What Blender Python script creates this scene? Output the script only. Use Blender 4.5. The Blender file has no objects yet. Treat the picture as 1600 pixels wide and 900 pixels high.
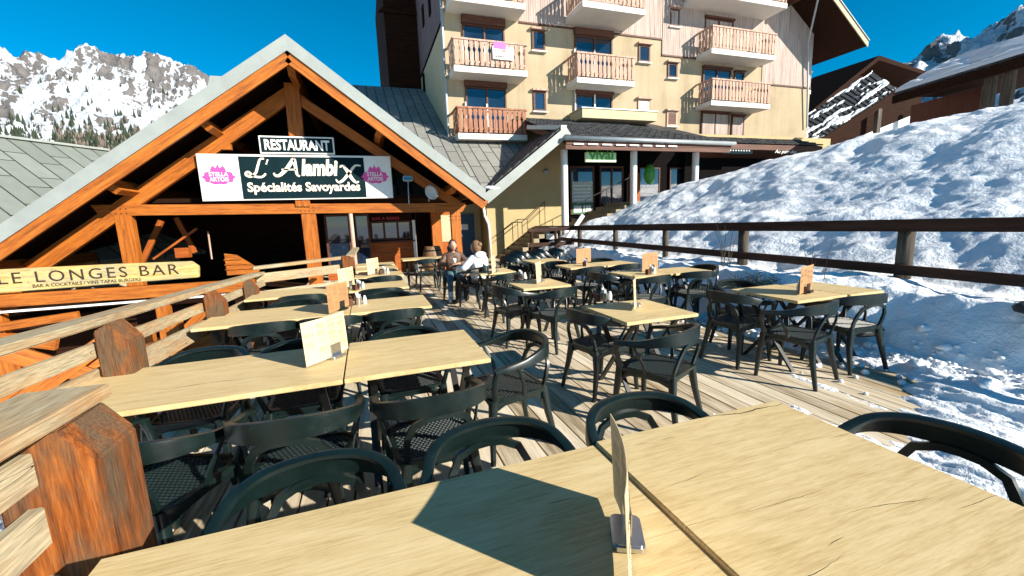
import bpy, bmesh, math, random
import numpy as np
from mathutils import Vector, Matrix
random.seed(7)
C = bpy.context.scene.collection
sc = bpy.context.scene
V = Vector
# ------------------------------------------------------------------ camera
H = 1.6
FPX = 655.0                      # focal length in pixels of a 1600 wide frame
PITCH = math.radians(9.19); ROLL = math.radians(2.1); YAW = math.radians(18.675)
_d = V((math.sin(YAW)*math.cos(PITCH), math.cos(YAW)*math.cos(PITCH), -math.sin(PITCH)))
_r0 = V((math.cos(YAW), -math.sin(YAW), 0)); _u0 = _r0.cross(_d)
_r = math.cos(ROLL)*_r0 - math.sin(ROLL)*_u0
_u = math.sin(ROLL)*_r0 + math.cos(ROLL)*_u0
cam = bpy.data.cameras.new('camera'); camo = bpy.data.objects.new('camera', cam); C.objects.link(camo)
cam.sensor_width = 36; cam.lens = 36*FPX/1600; cam.clip_start = 0.05; cam.clip_end = 20000
M = Matrix((_r, _u, -_d)).transposed().to_4x4(); M.translation = V((0, 0, H)); camo.matrix_world = M
sc.camera = camo
def ray(px, py): return _d*FPX + _r*(px-800) - _u*(py-450)
def PY(px, py, Y): v = ray(px, py); return V((0, 0, H)) + v*(Y/v.y)
def PZ(px, py, z): v = ray(px, py); return V((0, 0, H)) + v*((z-H)/v.z)
def PX(px, py, X): v = ray(px, py); return V((0, 0, H)) + v*(X/v.x)
# ------------------------------------------------------------------ light
SUN_AZ = math.radians(139.0); SUN_EL = math.radians(25.0)      # where the sun stands, from +Y clockwise
w = bpy.data.worlds.new('World'); sc.world = w; w.use_nodes = True
nt = w.node_tree; bg = nt.nodes['Background']
sky = nt.nodes.new('ShaderNodeTexSky'); sky.sky_type = 'NISHITA'; sky.sun_disc = False
sky.sun_elevation = SUN_EL; sky.sun_rotation = SUN_AZ; sky.altitude = 1500; sky.ozone_density = 2.5; sky.dust_density = 0.1; sky.air_density = 0.75
hs = nt.nodes.new('ShaderNodeHueSaturation'); hs.inputs['Saturation'].default_value = 1.5; hs.inputs['Hue'].default_value = 0.481; hs.inputs['Value'].default_value = 1.05
nt.links.new(sky.outputs[0], hs.inputs['Color']); nt.links.new(hs.outputs[0], bg.inputs[0]); bg.inputs[1].default_value = 0.075
sun = bpy.data.lights.new('sun', 'SUN'); sun.energy = 5.0; sun.angle = math.radians(0.5); sun.color = (1.0, 0.94, 0.83)
suno = bpy.data.objects.new('sun', sun); C.objects.link(suno)
sd = V((math.sin(SUN_AZ)*math.cos(SUN_EL), math.cos(SUN_AZ)*math.cos(SUN_EL), math.sin(SUN_EL)))
suno.rotation_euler = sd.to_track_quat('Z', 'Y').to_euler()
sc.view_settings.view_transform = 'Standard'; sc.view_settings.look = 'None'; sc.view_settings.gamma = 1; sc.view_settings.exposure = 1.12
sc.cycles.max_bounces = 5; sc.cycles.use_denoising = True
# ------------------------------------------------------------------ materials
def lin(c): return tuple(((x/12.92) if x <= .04045 else ((x+.055)/1.055)**2.4) for x in c)
class NT:
    def __init__(s, name):
        s.m = bpy.data.materials.new(name); s.m.use_nodes = True; s.t = s.m.node_tree; s.b = s.t.nodes['Principled BSDF']; s._co = None
    def n(s, ty, **kw):
        x = s.t.nodes.new(ty)
        for k, v in kw.items(): setattr(x, k, v)
        return x
    def link(s, a, b): s.t.links.new(a, b)
    def co(s, scale=(1, 1, 1), rnd=False, kind='Object'):
        tc = s.n('ShaderNodeTexCoord'); mp = s.n('ShaderNodeMapping'); mp.inputs['Scale'].default_value = scale
        o = tc.outputs[kind]
        if rnd:
            oi = s.n('ShaderNodeObjectInfo'); mu = s.n('ShaderNodeMath', operation='MULTIPLY'); mu.inputs[1].default_value = 37.0
            s.link(oi.outputs['Random'], mu.inputs[0]); va = s.n('ShaderNodeVectorMath', operation='ADD')
            s.link(o, va.inputs[0]); s.link(mu.outputs[0], va.inputs[1]); o = va.outputs[0]
        s.link(o, mp.inputs[0]); return mp.outputs[0]
    def noise(s, vec, scale=1, detail=4, rough=.55, dist=0):
        x = s.n('ShaderNodeTexNoise'); s.link(vec, x.inputs['Vector']); x.inputs['Scale'].default_value = scale
        x.inputs['Detail'].default_value = detail; x.inputs['Roughness'].default_value = rough; x.inputs['Distortion'].default_value = dist
        return x.outputs['Fac']
    def ramp(s, fac, stops):
        r = s.n('ShaderNodeValToRGB'); e = r.color_ramp.elements
        while len(e) < len(stops): e.new(.5)
        for i, (p, c) in enumerate(stops):
            e[i].position = p; e[i].color = (*c, 1) if len(c) == 3 else c
        s.link(fac, r.inputs[0]); return r.outputs[0]
    def mix(s, f, a, b, blend='MIX'):
        x = s.n('ShaderNodeMix', data_type='RGBA', blend_type=blend)
        for sock, v in ((x.inputs[0], f), (x.inputs[6], a), (x.inputs[7], b)):
            if isinstance(v, (int, float)): sock.default_value = v
            elif isinstance(v, tuple): sock.default_value = (*v, 1)
            else: s.link(v, sock)
        return x.outputs[2]
    def math(s, op, a, b=None, c=None):
        x = s.n('ShaderNodeMath', operation=op)
        for i, v in enumerate((a, b, c)):
            if v is None: continue
            if isinstance(v, (int, float)): x.inputs[i].default_value = v
            else: s.link(v, x.inputs[i])
        return x.outputs[0]
    def bump(s, h, strength=.3, dist=.01):
        x = s.n('ShaderNodeBump'); s.link(h, x.inputs['Height']); x.inputs['Strength'].default_value = strength; x.inputs['Distance'].default_value = dist
        s.link(x.outputs[0], s.b.inputs['Normal'])
    def fin(s, col, rough=.6, metal=0, spec=None):
        if isinstance(col, tuple): s.b.inputs['Base Color'].default_value = (*col, 1)
        else: s.link(col, s.b.inputs['Base Color'])
        if isinstance(rough, (int, float)): s.b.inputs['Roughness'].default_value = rough
        else: s.link(rough, s.b.inputs['Roughness'])
        s.b.inputs['Metallic'].default_value = metal
        if spec is not None: s.b.inputs['Specular IOR Level'].default_value = spec
        return s.m
def plain(name, col, rough=.6, metal=0, var=.15, scale=6, bump=0, spec=None):
    t = NT(name); v = t.co((scale,)*3, True); f = t.noise(v, 1, 5, .6)
    a = tuple(max(0, c*(1-var)) for c in col); b = tuple(min(1, c*(1+var)) for c in col)
    if bump: t.bump(t.noise(v, 6, 4, .6), bump, .004)
    return t.fin(t.ramp(f, [(.3, a), (.7, b)]), rough, metal, spec)
def grained(name, dark, mid, light, along='x', rough=.6, gray=None, grayamt=.5, sc_=1.0, bump=.25, cracks=0, spec=None):
    t = NT(name)
    k = (1.0, 14, 14) if along == 'x' else ((14, 1.0, 14) if along == 'y' else (14, 14, 1.0))
    k = tuple(a*sc_ for a in k)
    v = t.co(k, True); f = t.noise(v, 1, 6, .6, .6); g = t.noise(t.co(tuple(a*5 for a in k), True), 1, 3, .6, .2)
    h = t.math('ADD', t.math('MULTIPLY', f, .7), t.math('MULTIPLY', g, .3))
    col = t.ramp(h, [(.34, dark), (.5, mid), (.66, light)])
    if gray is not None:
        p = t.noise(t.co((1.1, 3.6, 3.6) if along == 'x' else ((3.6, 1.1, 3.6) if along == 'y' else (5.5, 5.5, 1.6)), True), 1, 6, .7, .4)
        col = t.mix(t.ramp(p, [(.5-grayamt*.3, (0, 0, 0)), (.62-grayamt*.1, (1, 1, 1))]), col, t.mix(t.ramp(g, [(.35, (0, 0, 0)), (.65, (1, 1, 1))]), tuple(x*.55 for x in gray), gray))
    if cracks:
        k2 = (.9, 9, 9) if along == 'x' else (9, .9, 9)
        c1 = t.noise(t.co(k2, True), 1, 2.5, .45, .0)
        ln = t.math('LESS_THAN', t.math('ABSOLUTE', t.math('SUBTRACT', c1, .5)), .0026*cracks)
        mk = t.math('GREATER_THAN', t.noise(t.co((2.0, 5, 5) if along == 'x' else (5, 2.0, 5), True), 1, 1), .60)
        col = t.mix(t.math('MULTIPLY', ln, mk), col, tuple(x*.12 for x in dark))
    t.bump(h, bump, .004)
    return t.fin(col, rough, 0, spec)
m = {}
m['orange'] = grained('orange stained timber', (.15, .038, .006), (.34, .096, .012), (.45, .15, .020), rough=.55, spec=.25, sc_=1.6, bump=.35)
m['orange_b'] = grained('orange stained boards', (.15, .032, .006), (.30, .072, .010), (.40, .11, .016), rough=.6, spec=.25, sc_=1.6)
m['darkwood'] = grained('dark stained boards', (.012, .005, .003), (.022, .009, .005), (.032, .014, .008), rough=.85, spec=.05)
m['rail'] = grained('weathered railing timber', (.20, .09, .03), (.34, .19, .08), (.46, .30, .15), gray=(.44, .37, .24), grayamt=.55, rough=.8, bump=.6, cracks=1, spec=.15, sc_=1.8)
m['rail_orange'] = grained('worn orange post timber', (.035, .012, .005), (.19, .052, .010), (.36, .115, .022), along='z', gray=(.13, .08, .045), grayamt=.35, rough=.75, bump=.8, cracks=0, spec=.15, sc_=2.4)
def mk_oak():
    t = NT('light oak table laminate')
    warp = t.noise(t.co((.8, 2.2, 1), True), 1, 3, .5)
    big = t.noise(t.co((1.5, 6, 1), True), 1, 4, .5, 2.2)
    fine = t.noise(t.co((11, 150, 1), True), 1, 3, .7, .6); med = t.noise(t.co((2.2, 42, 1), True), 1, 4, .6, .8)
    h = t.math('ADD', t.math('MULTIPLY', big, .26), t.math('ADD', t.math('MULTIPLY', med, .26), t.math('MULTIPLY', fine, .48)))
    col = t.ramp(h, [(.38, (.44, .31, .14)), (.49, (.55, .41, .20)), (.60, (.62, .48, .26))])
    # hairline splits that follow the grain
    tc = t.n('ShaderNodeTexCoord'); oi = t.n('ShaderNodeObjectInfo'); va = t.n('ShaderNodeVectorMath', operation='ADD'); mu = t.math('MULTIPLY', oi.outputs['Random'], 31.0)
    t.link(tc.outputs['Object'], va.inputs[0]); t.link(mu, va.inputs[1]); sp = t.n('ShaderNodeSeparateXYZ'); t.link(va.outputs[0], sp.inputs[0])
    for fq, th, k, dk in ((3.3, .515, .030, .03), (5.3, .55, .035, .05), (8.7, .62, .14, .10)):
        yy = t.math('ADD', t.math('MULTIPLY', sp.outputs[1], fq), t.math('ADD', t.math('MULTIPLY', warp, 1.1), t.math('MULTIPLY', t.noise(t.co((14, 14, 1), True), 1, 2), .05*fq/3)))
        d = t.math('ABSOLUTE', t.math('SUBTRACT', t.math('FRACT', yy), .5))
        mk = t.noise(t.co((1.7*fq/3, 5.0*fq/3, 1), True), 1.0, 1.5, .4)
        ln = t.math('LESS_THAN', d, t.math('MULTIPLY', t.math('SUBTRACT', mk, th), k))
        col = t.mix(ln, col, (dk*1.4, dk, dk*.5))
    t.bump(h, .2, .003)
    return t.fin(col, .5, 0, .2)
m['oak'] = mk_oak()
m['oak_edge'] = grained('light oak edging', (.48, .32, .13), (.62, .44, .2), (.7, .52, .27), rough=.5, sc_=.9, bump=.1, spec=.25)
m['deckside'] = m['rail']
m['fence'] = grained('dark brown fence timber', (.018, .008, .005), (.035, .014, .008), (.06, .03, .018), rough=.7, spec=.2)
m['fence_post'] = grained('grey brown fence post', (.03, .025, .02), (.07, .055, .04), (.14, .11, .085), along='z', rough=.8, spec=.2)
m['plank_sign'] = grained('yellow carved plank', (.36, .21, .05), (.56, .38, .12), (.68, .50, .21), gray=(.46, .38, .20), grayamt=.3, rough=.7, sc_=1.3, bump=.4, spec=.15, cracks=1)
m['clad'] = grained('pale weathered cladding boards', (.27, .19, .155), (.38, .30, .255), (.48, .40, .35), along='z', rough=.8, sc_=.5, spec=.2)
m['clad_shaded'] = grained('blue grey shaded cladding', (.10, .07, .07), (.15, .11, .11), (.2, .15, .14), along='z', rough=.8, sc_=.5, spec=.2)  # copy of the cladding with the side wall's shade put into its colour
m['slat'] = grained('pinkish balcony boards', (.27, .15, .10), (.42, .27, .20), (.54, .40, .32), along='z', rough=.75, sc_=.8, spec=.2)
m['slat_red'] = grained('reddish balcony boards', (.17, .07, .04), (.30, .135, .08), (.42, .22, .14), along='z', rough=.75, sc_=.8, spec=.2)
m['winframe'] = grained('dark brown window timber', (.05, .018, .01), (.09, .03, .015), (.13, .05, .025), rough=.6, spec=.3)
def mk_render():
    t = NT('cream render'); v = t.co((.7, .7, .7)); f = t.noise(v, 1, 5, .6); s = t.noise(t.co((2.2, 2.2, .16)), 1, 5, .65)
    col = t.ramp(t.math('ADD', t.math('MULTIPLY', f, .5), t.math('MULTIPLY', s, .5)), [(.36, (.275, .215, .135)), (.47, (.345, .272, .175)), (.6, (.385, .31, .205))]); t.bump(t.noise(v, 40, 3), .2, .01)
    return t.fin(col, .88, 0, .15)
m['cream'] = mk_render()
m['cream_pale'] = plain('pale cream render', (.44, .37, .23), .85, var=.06, scale=1.5, bump=.15)
m['tan'] = plain('ochre render', (.40, .30, .145), .85, var=.08, scale=1.5, bump=.15)
m['white'] = plain('white paint', (.72, .70, .66), .6, var=.04, scale=3)
m['slab'] = plain('white balcony concrete', (.62, .58, .52), .8, var=.06, scale=2)
m['metal_grey'] = plain('grey coated metal flashing', (.25, .27, .25), .5, .0, var=.12, scale=2, spec=.5)
m['gutter'] = plain('zinc gutter', (.32, .35, .36), .4, .4, var=.1, scale=3)
m['steel'] = plain('brushed steel', (.55, .56, .58), .28, 1, var=.1, scale=20)
m['dkmetal'] = plain('black coated steel', (.012, .013, .014), .42, .2, var=.2, scale=10, spec=.5)
m['concrete'] = plain('stair concrete', (.27, .22, .14), .85, var=.25, scale=3, bump=.4)
m['black'] = plain('black interior', (.006, .005, .005), .9, var=.2, spec=.03)
m['green_bag'] = plain('green plastic', (.05, .30, .03), .5)
m['bluedoor'] = plain('dark blue door paint', (.012, .05, .11), .45, var=.1)
m['paper'] = plain('white paper', (.78, .76, .70), .7, var=.03)
m['pink'] = plain('pink ink', (.72, .06, .28), .5, var=.05)
m['redink'] = plain('red ink', (.6, .05, .06), .5, var=.05)
m['greensign'] = plain('pale green sign face', (.52, .68, .34), .5, var=.05)
m['greenink'] = plain('green letters', (.06, .30, .03), .5, var=.05)
m['signdark'] = plain('dark petrol sign face', (.004, .016, .020), .8, var=.2, scale=2, spec=.08)
m['lettering'] = plain('cream letters', (.80, .68, .54), .5, var=.04)
m['letterwhite'] = plain('white letters', (.8, .78, .72), .5, var=.04)
m['carved'] = plain('carved dark letters', (.03, .015, .008), .8, var=.2)
m['skin'] = plain('skin', (.50, .26, .17), .55, var=.08, scale=8)
m['hair_dark'] = plain('dark reddish hair', (.035, .010, .008), .55, var=.4, scale=30)
m['hair_brown'] = plain('light brown hair', (.17, .09, .04), .6, var=.4, scale=30)
m['coat_brown'] = plain('brown quilted coat', (.10, .05, .028), .6, var=.7, scale=14, bump=.6)
m['coat_white'] = plain('white padded coat', (.68, .68, .70), .65, var=.05, scale=9, bump=.6)
m['jeans'] = plain('blue grey jeans', (.06, .12, .15), .8, var=.3, scale=25)
m['trousers'] = plain('black trousers', (.01, .011, .014), .7, var=.2)
m['boots'] = plain('white boots', (.66, .68, .70), .5, var=.05)
m['rubber'] = plain('black rubber', (.012, .012, .012), .7)
m['barrel'] = grained('barrel oak', (.10, .05, .02), (.2, .1, .045), (.28, .16, .07), along='z', rough=.6)
m['grass'] = plain('dry brown stalks', (.07, .045, .02), .8, var=.3)
m['hedge'] = plain('dark conifer twigs', (.02, .03, .012), .8, var=.3)
m['brickbrown'] = grained('reddish brown shed boards', (.05, .014, .008), (.085, .022, .012), (.12, .035, .02), along='z', rough=.8)
def mk_plastic():
    t = NT('dark green resin'); v = t.co((9, 9, 9), True)
    s = t.noise(t.co((3, 40, 12), True), 1, 3, .7, 1.5)
    col = t.mix(t.ramp(s, [(.66, (0, 0, 0)), (.74, (.5, .5, .5))]), t.ramp(t.noise(v, 1, 3), [(.3, (.0025, .0075, .007)), (.7, (.004, .0115, .011))]), (.03, .05, .048))
    t.bump(t.noise(v, 14, 2), .06, .002)
    return t.fin(col, t.math('ADD', t.math('MULTIPLY', t.noise(v, 2, 4, .6), .25), .22), 0, .5)
m['resin'] = mk_plastic()
m['weave'] = plain('glossy woven resin', (.012, .020, .020), .42, var=.2, spec=.45)
def mk_glass():
    t = NT('window glass'); v = t.co((.5, .5, .5), True)
    return t.fin(t.ramp(t.noise(v, 1, 2), [(.35, (.004, .007, .012)), (.65, (.014, .03, .06))]), .04, 0, 1.0)
m['glass'] = mk_glass()
def mk_clear():
    t = NT('clear glass'); t.b.inputs['Transmission Weight'].default_value = .9; t.b.inputs['IOR'].default_value = 1.3
    return t.fin((.9, .92, .93), .05)
m['clear'] = mk_clear()
def mk_snow(name='snow', fine=1.0):
    t = NT(name); v = t.co((1, 1, 1))
    n1 = t.noise(v, 3.2*fine, 8, .62); n2 = t.noise(v, 22*fine, 4, .6)
    t.bump(t.math('ADD', n1, t.math('MULTIPLY', n2, .3)), .42, .15)
    col = t.ramp(t.noise(v, .6, 3), [(.3, (.80, .83, .86)), (.7, (.88, .89, .90))])
    return t.fin(col, .55, 0, .3)
m['snow'] = mk_snow()
m['snow_cap'] = mk_snow('roof snow', 1.5)
def mk_deck():
    t = NT('deck planks'); tc = t.n('ShaderNodeTexCoord'); sp = t.n('ShaderNodeSeparateXYZ'); t.link(tc.outputs['Object'], sp.inputs[0])
    idx = t.math('FLOOR', t.math('DIVIDE', t.math('ADD', sp.outputs[0], 1.75), .155))
    wn = t.n('ShaderNodeTexWhiteNoise', noise_dimensions='1D'); t.link(idx, wn.inputs['W'])
    v = t.co((14, .9, 14)); f = t.noise(v, 1, 6, .65, .5)
    g = t.noise(t.co((60, 3, 60)), 1, 3, .6)
    h = t.math('ADD', t.math('MULTIPLY', f, .6), t.math('MULTIPLY', g, .4))
    h2 = t.math('ADD', h, t.math('MULTIPLY', t.math('SUBTRACT', wn.outputs['Value'], .5), .22))
    col = t.ramp(h2, [(.32, (.24, .18, .11)), (.47, (.50, .41, .29)), (.62, (.66, .57, .43))])
    st = t.ramp(t.noise(t.co((3, .8, 3)), 1, 5, .6, .5), [(.56, (0, 0, 0)), (.68, (1, 1, 1))])
    col = t.mix(t.math('MULTIPLY', st, .55), col, (.34, .20, .05))
    wet = t.ramp(t.noise(t.co((1.3, .7, 1)), 1, 4, .6, .6), [(.6, (0, 0, 0)), (.72, (1, 1, 1))])
    col = t.mix(t.math('MULTIPLY', wet, .35), col, (.12, .08, .045))
    t.bump(h, .35, .004)
    return t.fin(col, .75, 0, .2)
m['deck'] = mk_deck()
def mk_seam(name, c1, c2, w_, hgt):
    t = NT(name); v = t.co((1, 1, 1)); br = t.n('ShaderNodeTexBrick'); t.link(v, br.inputs['Vector'])
    br.inputs['Color1'].default_value = (*c1, 1); br.inputs['Color2'].default_value = (*c2, 1); br.inputs['Mortar'].default_value = (.01, .01, .012, 1)
    br.inputs['Scale'].default_value = 1; br.inputs['Mortar Size'].default_value = .022; br.inputs['Mortar Smooth'].default_value = 0
    br.inputs['Brick Width'].default_value = w_; br.inputs['Row Height'].default_value = hgt; br.offset = .37
    n = t.noise(v, 2.5, 5, .6); col = t.mix(.35, br.outputs['Color'], t.ramp(n, [(.3, tuple(x*.6 for x in c1)), (.7, tuple(min(1, x*1.4) for x in c2))]), 'MULTIPLY')
    col = t.mix(t.ramp(n, [(.3, (0, 0, 0)), (.75, (.45, .45, .45))]), br.outputs['Color'], tuple(x*.7 for x in c1))
    t.bump(t.math('SUBTRACT', 1.0, br.outputs['Fac']), .8, .03)
    return t.fin(col, .6, 0, .3)
m['tile'] = plain('dark roof tile', (.042, .042, .045), .6, 0, var=.5, scale=2.5, spec=.2)
def mk_mountain():
    t = NT('mountain rock and snow'); at = t.n('ShaderNodeAttribute'); at.attribute_name = 'rock'
    v = t.co((.022, .022, .014)); n = t.noise(v, 1, 10, .72, .8)
    f = t.math('ADD', at.outputs['Fac'], t.math('MULTIPLY', t.math('SUBTRACT', n, .5), 2.3))
    col = t.mix(t.ramp(f, [(.47, (0, 0, 0)), (.53, (1, 1, 1))]), (.66, .70, .76), t.ramp(n, [(.3, (.09, .085, .085)), (.7, (.24, .22, .21))]))
    t.bump(n, 1.0, 30)
    return t.fin(col, .8, 0, .1)
m['mountain'] = mk_mountain()
m['card'] = plain('cream menu board', (.60, .46, .27), .6, var=.07, scale=12)
m['card_ink'] = plain('brown print', (.22, .13, .07), .7, var=.2, scale=12)
m['card_shaded'] = plain('brown shaded card', (.36, .19, .075), .6, var=.15, scale=12)  # menu card colour with the shade of its unlit face put in
m['greenposter'] = plain('green poster', (.03, .13, .06), .5, var=.5, scale=9)
m['poster'] = plain('pale poster', (.42, .47, .42), .5, var=.35, scale=14)
# ------------------------------------------------------------------ mesh helpers
class MB:
    def __init__(s): s.v = []; s.f = []
    def add(s, vs, fs):
        o = len(s.v); s.v += [tuple(v) for v in vs]; s.f += [tuple(i+o for i in f) for f in fs]
    def box(s, a, b):
        x0, y0, z0 = a; x1, y1, z1 = b
        s.add([(x0, y0, z0), (x1, y0, z0), (x1, y1, z0), (x0, y1, z0), (x0, y0, z1), (x1, y0, z1), (x1, y1, z1), (x0, y1, z1)],
              [(0, 3, 2, 1), (4, 5, 6, 7), (0, 1, 5, 4), (1, 2, 6, 5), (2, 3, 7, 6), (3, 0, 4, 7)])
    def bar(s, p0, p1, w, h, up=(0, 0, 1), w1=None, h1=None):
        p0 = V(p0); p1 = V(p1); d = (p1-p0).normalized(); up = V(up); sd_ = d.cross(up)
        if sd_.length < 1e-4: sd_ = d.cross(V((0, 1, 0)))
        sd_.normalize(); u = sd_.cross(d); vs = []
        for p, ww, hh in ((p0, w, h), (p1, w1 or w, h1 or h)):
            for a, b in ((-1, -1), (1, -1), (1, 1), (-1, 1)): vs.append(p + sd_*a*ww/2 + u*b*hh/2)
        s.add(vs, [(0, 3, 2, 1), (4, 5, 6, 7), (0, 1, 5, 4), (1, 2, 6, 5), (2, 3, 7, 6), (3, 0, 4, 7)])
    def sweep(s, pts, prof, closed=False, ups=None, scales=None):
        """sweep a closed 2-D profile (side, up) along pts"""
        n = len(pts); pts = [V(p) for p in pts]; k = len(prof) if not callable(prof) else None; vs = []
        for i, p in enumerate(pts):
            a = pts[(i-1) % n] if (closed or i > 0) else p; b = pts[(i+1) % n] if (closed or i < n-1) else p
            d = (b-a).normalized(); up = V(ups[i]) if ups else V((0, 0, 1)); sd_ = d.cross(up)
            if sd_.length < 1e-4: sd_ = V((1, 0, 0))
            sd_.normalize(); u = sd_.cross(d)
            pr = prof(i) if callable(prof) else prof; k = len(pr); q = scales[i] if scales else 1
            for (x, y) in pr: vs.append(p + sd_*x*q + u*y*q)
        fs = []
        for i in range(n if closed else n-1):
            j = (i+1) % n
            for c in range(k): fs.append((i*k+c, i*k+(c+1) % k, j*k+(c+1) % k, j*k+c))
        if not closed: fs += [tuple(range(k-1, -1, -1)), tuple((n-1)*k+c for c in range(k))]
        s.add(vs, fs)
    def tube(s, pts, r, seg=8, closed=False, scales=None, ups=None):
        s.sweep(pts, [(r*math.cos(2*math.pi*i/seg), r*math.sin(2*math.pi*i/seg)) for i in range(seg)], closed, ups, scales)
    def lathe(s, prof, c=(0, 0, 0), seg=16):
        vs = []; fs = []; n = len(prof)
        for i in range(seg):
            a = 2*math.pi*i/seg
            for (r, z) in prof: vs.append((c[0]+r*math.cos(a), c[1]+r*math.sin(a), c[2]+z))
        for i in range(seg):
            j = (i+1) % seg
            for q in range(n-1): fs.append((i*n+q, j*n+q, j*n+q+1, i*n+q+1))
        s.add(vs, fs)
    def prism(s, poly, axis, a, b):
        """poly: 2-D outline; axis 'y': poly is (x,z) extruded from y=a to y=b; 'x': (y,z); 'z': (x,y)"""
        def P(p, t): return (p[0], t, p[1]) if axis == 'y' else ((t, p[0], p[1]) if axis == 'x' else (p[0], p[1], t))
        n = len(poly); s.add([P(p, a) for p in poly]+[P(p, b) for p in poly],
              [tuple(range(n)), tuple(range(2*n-1, n-1, -1))]+[(i, n+i, n+(i+1) % n, (i+1) % n) for i in range(n)])
    def blob(s, c, r, sub=2, jit=0, sq=(1, 1, 1)):
        bm = bmesh.new(); bmesh.ops.create_icosphere(bm, subdivisions=sub, radius=1)
        vs = []
        for v in bm.verts:
            k = 1+random.uniform(-jit, jit); vs.append((c[0]+v.co.x*r*k*sq[0], c[1]+v.co.y*r*k*sq[1], c[2]+v.co.z*r*k*sq[2]))
        s.add(vs, [tuple(v.index for v in f.verts) for f in bm.faces]); bm.free()
    def build(s, name, mat, parent=None, smooth=False, bevel=0, autos=False):
        me = bpy.data.meshes.new(name); me.from_pydata(s.v, [], s.f); me.update()
        bm = bmesh.new(); bm.from_mesh(me)
        bmesh.ops.recalc_face_normals(bm, faces=bm.faces)
        if bevel:
            es = [e for e in bm.edges if len(e.link_faces) == 2 and e.calc_face_angle(0) > .5]
            bmesh.ops.bevel(bm, geom=es, offset=bevel, segments=2, affect='EDGES', clamp_overlap=True)
        bm.to_mesh(me); bm.free()
        if smooth:
            for p in me.polygons: p.use_smooth = True
            if autos: me.set_sharp_from_angle(angle=math.radians(40))
        if isinstance(mat, str): mat = m[mat]
        me.materials.append(mat)
        o = bpy.data.objects.new(name, me); C.objects.link(o)
        if parent: o.parent = parent
        return o
def tag(o, label=None, cat=None, group=None, kind=None):
    if label: o['label'] = label
    if cat: o['category'] = cat
    if group: o['group'] = group
    if kind: o['kind'] = kind
    return o
def thing(name, label, cat, loc=(0, 0, 0), rz=0, group=None):
    o = bpy.data.objects.new(name, None); C.objects.link(o); o.empty_display_size = .1
    o.location = loc; o.rotation_euler = (0, 0, rz); return tag(o, label, cat, group)
def struct(name, mb, mat, smooth=False): return tag(mb.build(name, mat, smooth=smooth), kind='structure')
def dup(root, loc, rz, label=None, group=None):
    r = root.copy(); C.objects.link(r); r.location = loc; r.rotation_euler = (0, 0, rz)
    if label: r['label'] = label
    if group: r['group'] = group
    for ch in list(root.children):
        c = ch.copy(); C.objects.link(c); c.parent = r; c.matrix_parent_inverse = Matrix()
        for g in list(ch.children):
            d = g.copy(); C.objects.link(d); d.parent = c; d.matrix_parent_inverse = Matrix()
    return r
def beam(name, p0, p1, w, h, mat, parent=None, up=(0, 0, 1), bevel=.006, cut0=0, cut1=0):
    """timber from p0 to p1 with its grain along its length; cut0/cut1 pull the lower corner of an end back"""
    p0 = V(p0); p1 = V(p1); L = (p1-p0).length; d = (p1-p0)/L; up = V(up); sd_ = d.cross(up)
    if sd_.length < 1e-4: sd_ = d.cross(V((0, 1, 0)))
    sd_.normalize(); u = sd_.cross(d)
    mb = MB(); poly = [(cut0, -h/2), (L-cut1, -h/2), (L, h/2), (0, h/2)]
    mb.prism(poly, 'y', -w/2, w/2)
    o = mb.build(name, mat, None, bevel=bevel)
    Mx = Matrix((d, -sd_, u)).transposed().to_4x4(); Mx.translation = p0
    o.matrix_world = Mx
    if parent: o.parent = parent; o.matrix_parent_inverse = Matrix.Translation(parent.location).inverted() if parent.location.length else Matrix()
    return o
def plane_obj(name, o0, ux, uy, w, h, thick, mat, parent=None):
    """slab with local x along ux, y along uy (for roof sheets)"""
    ux = V(ux).normalized(); uy = V(uy).normalized(); uz = ux.cross(uy).normalized()
    mb = MB(); mb.box((0, 0, -thick), (w, h, 0)); o = mb.build(name, mat)
    Mx = Matrix((ux, uy, uz)).transposed().to_4x4(); Mx.translation = V(o0); o.matrix_world = Mx
    if parent: o.parent = parent
    return o
def text(name, s, mat, parent, width, height, origin, ux=(1, 0, 0), uz=(0, 0, 1), depth=.006, shear=0, bold=0, spacing=1):
    """flat lettering, its lower left corner at origin, fitted to width x height"""
    cu = bpy.data.curves.new(name, 'FONT'); cu.body = s; cu.size = 1; cu.shear = shear; cu.offset = bold; cu.space_character = spacing
    cu.extrude = .02; cu.resolution_u = 3
    t = bpy.data.objects.new('tmp', cu); C.objects.link(t)
    dg = bpy.context.evaluated_depsgraph_get(); dg.update()
    me = bpy.data.meshes.new_from_object(t.evaluated_get(dg)); bpy.data.objects.remove(t)
    xs = [v.co.x for v in me.vertices]; ys = [v.co.y for v in me.vertices]
    x0, x1, y0, y1 = min(xs), max(xs), min(ys), max(ys); ux = V(ux).normalized(); uz = V(uz).normalized(); n = ux.cross(uz)
    for v in me.vertices:
        a = (v.co.x-x0)/(x1-x0)*width; b = (v.co.y-y0)/(y1-y0)*height if height else (v.co.y-y0)/(x1-x0)*width
        v.co = V(origin) + ux*a + uz*b + n*(depth*(v.co.z/.02)*.5)
    me.name = name; me.materials.clear(); me.materials.append(m[mat])
    o = bpy.data.objects.new(name, me); C.objects.link(o)
    if parent: o.parent = parent
    return o
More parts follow.
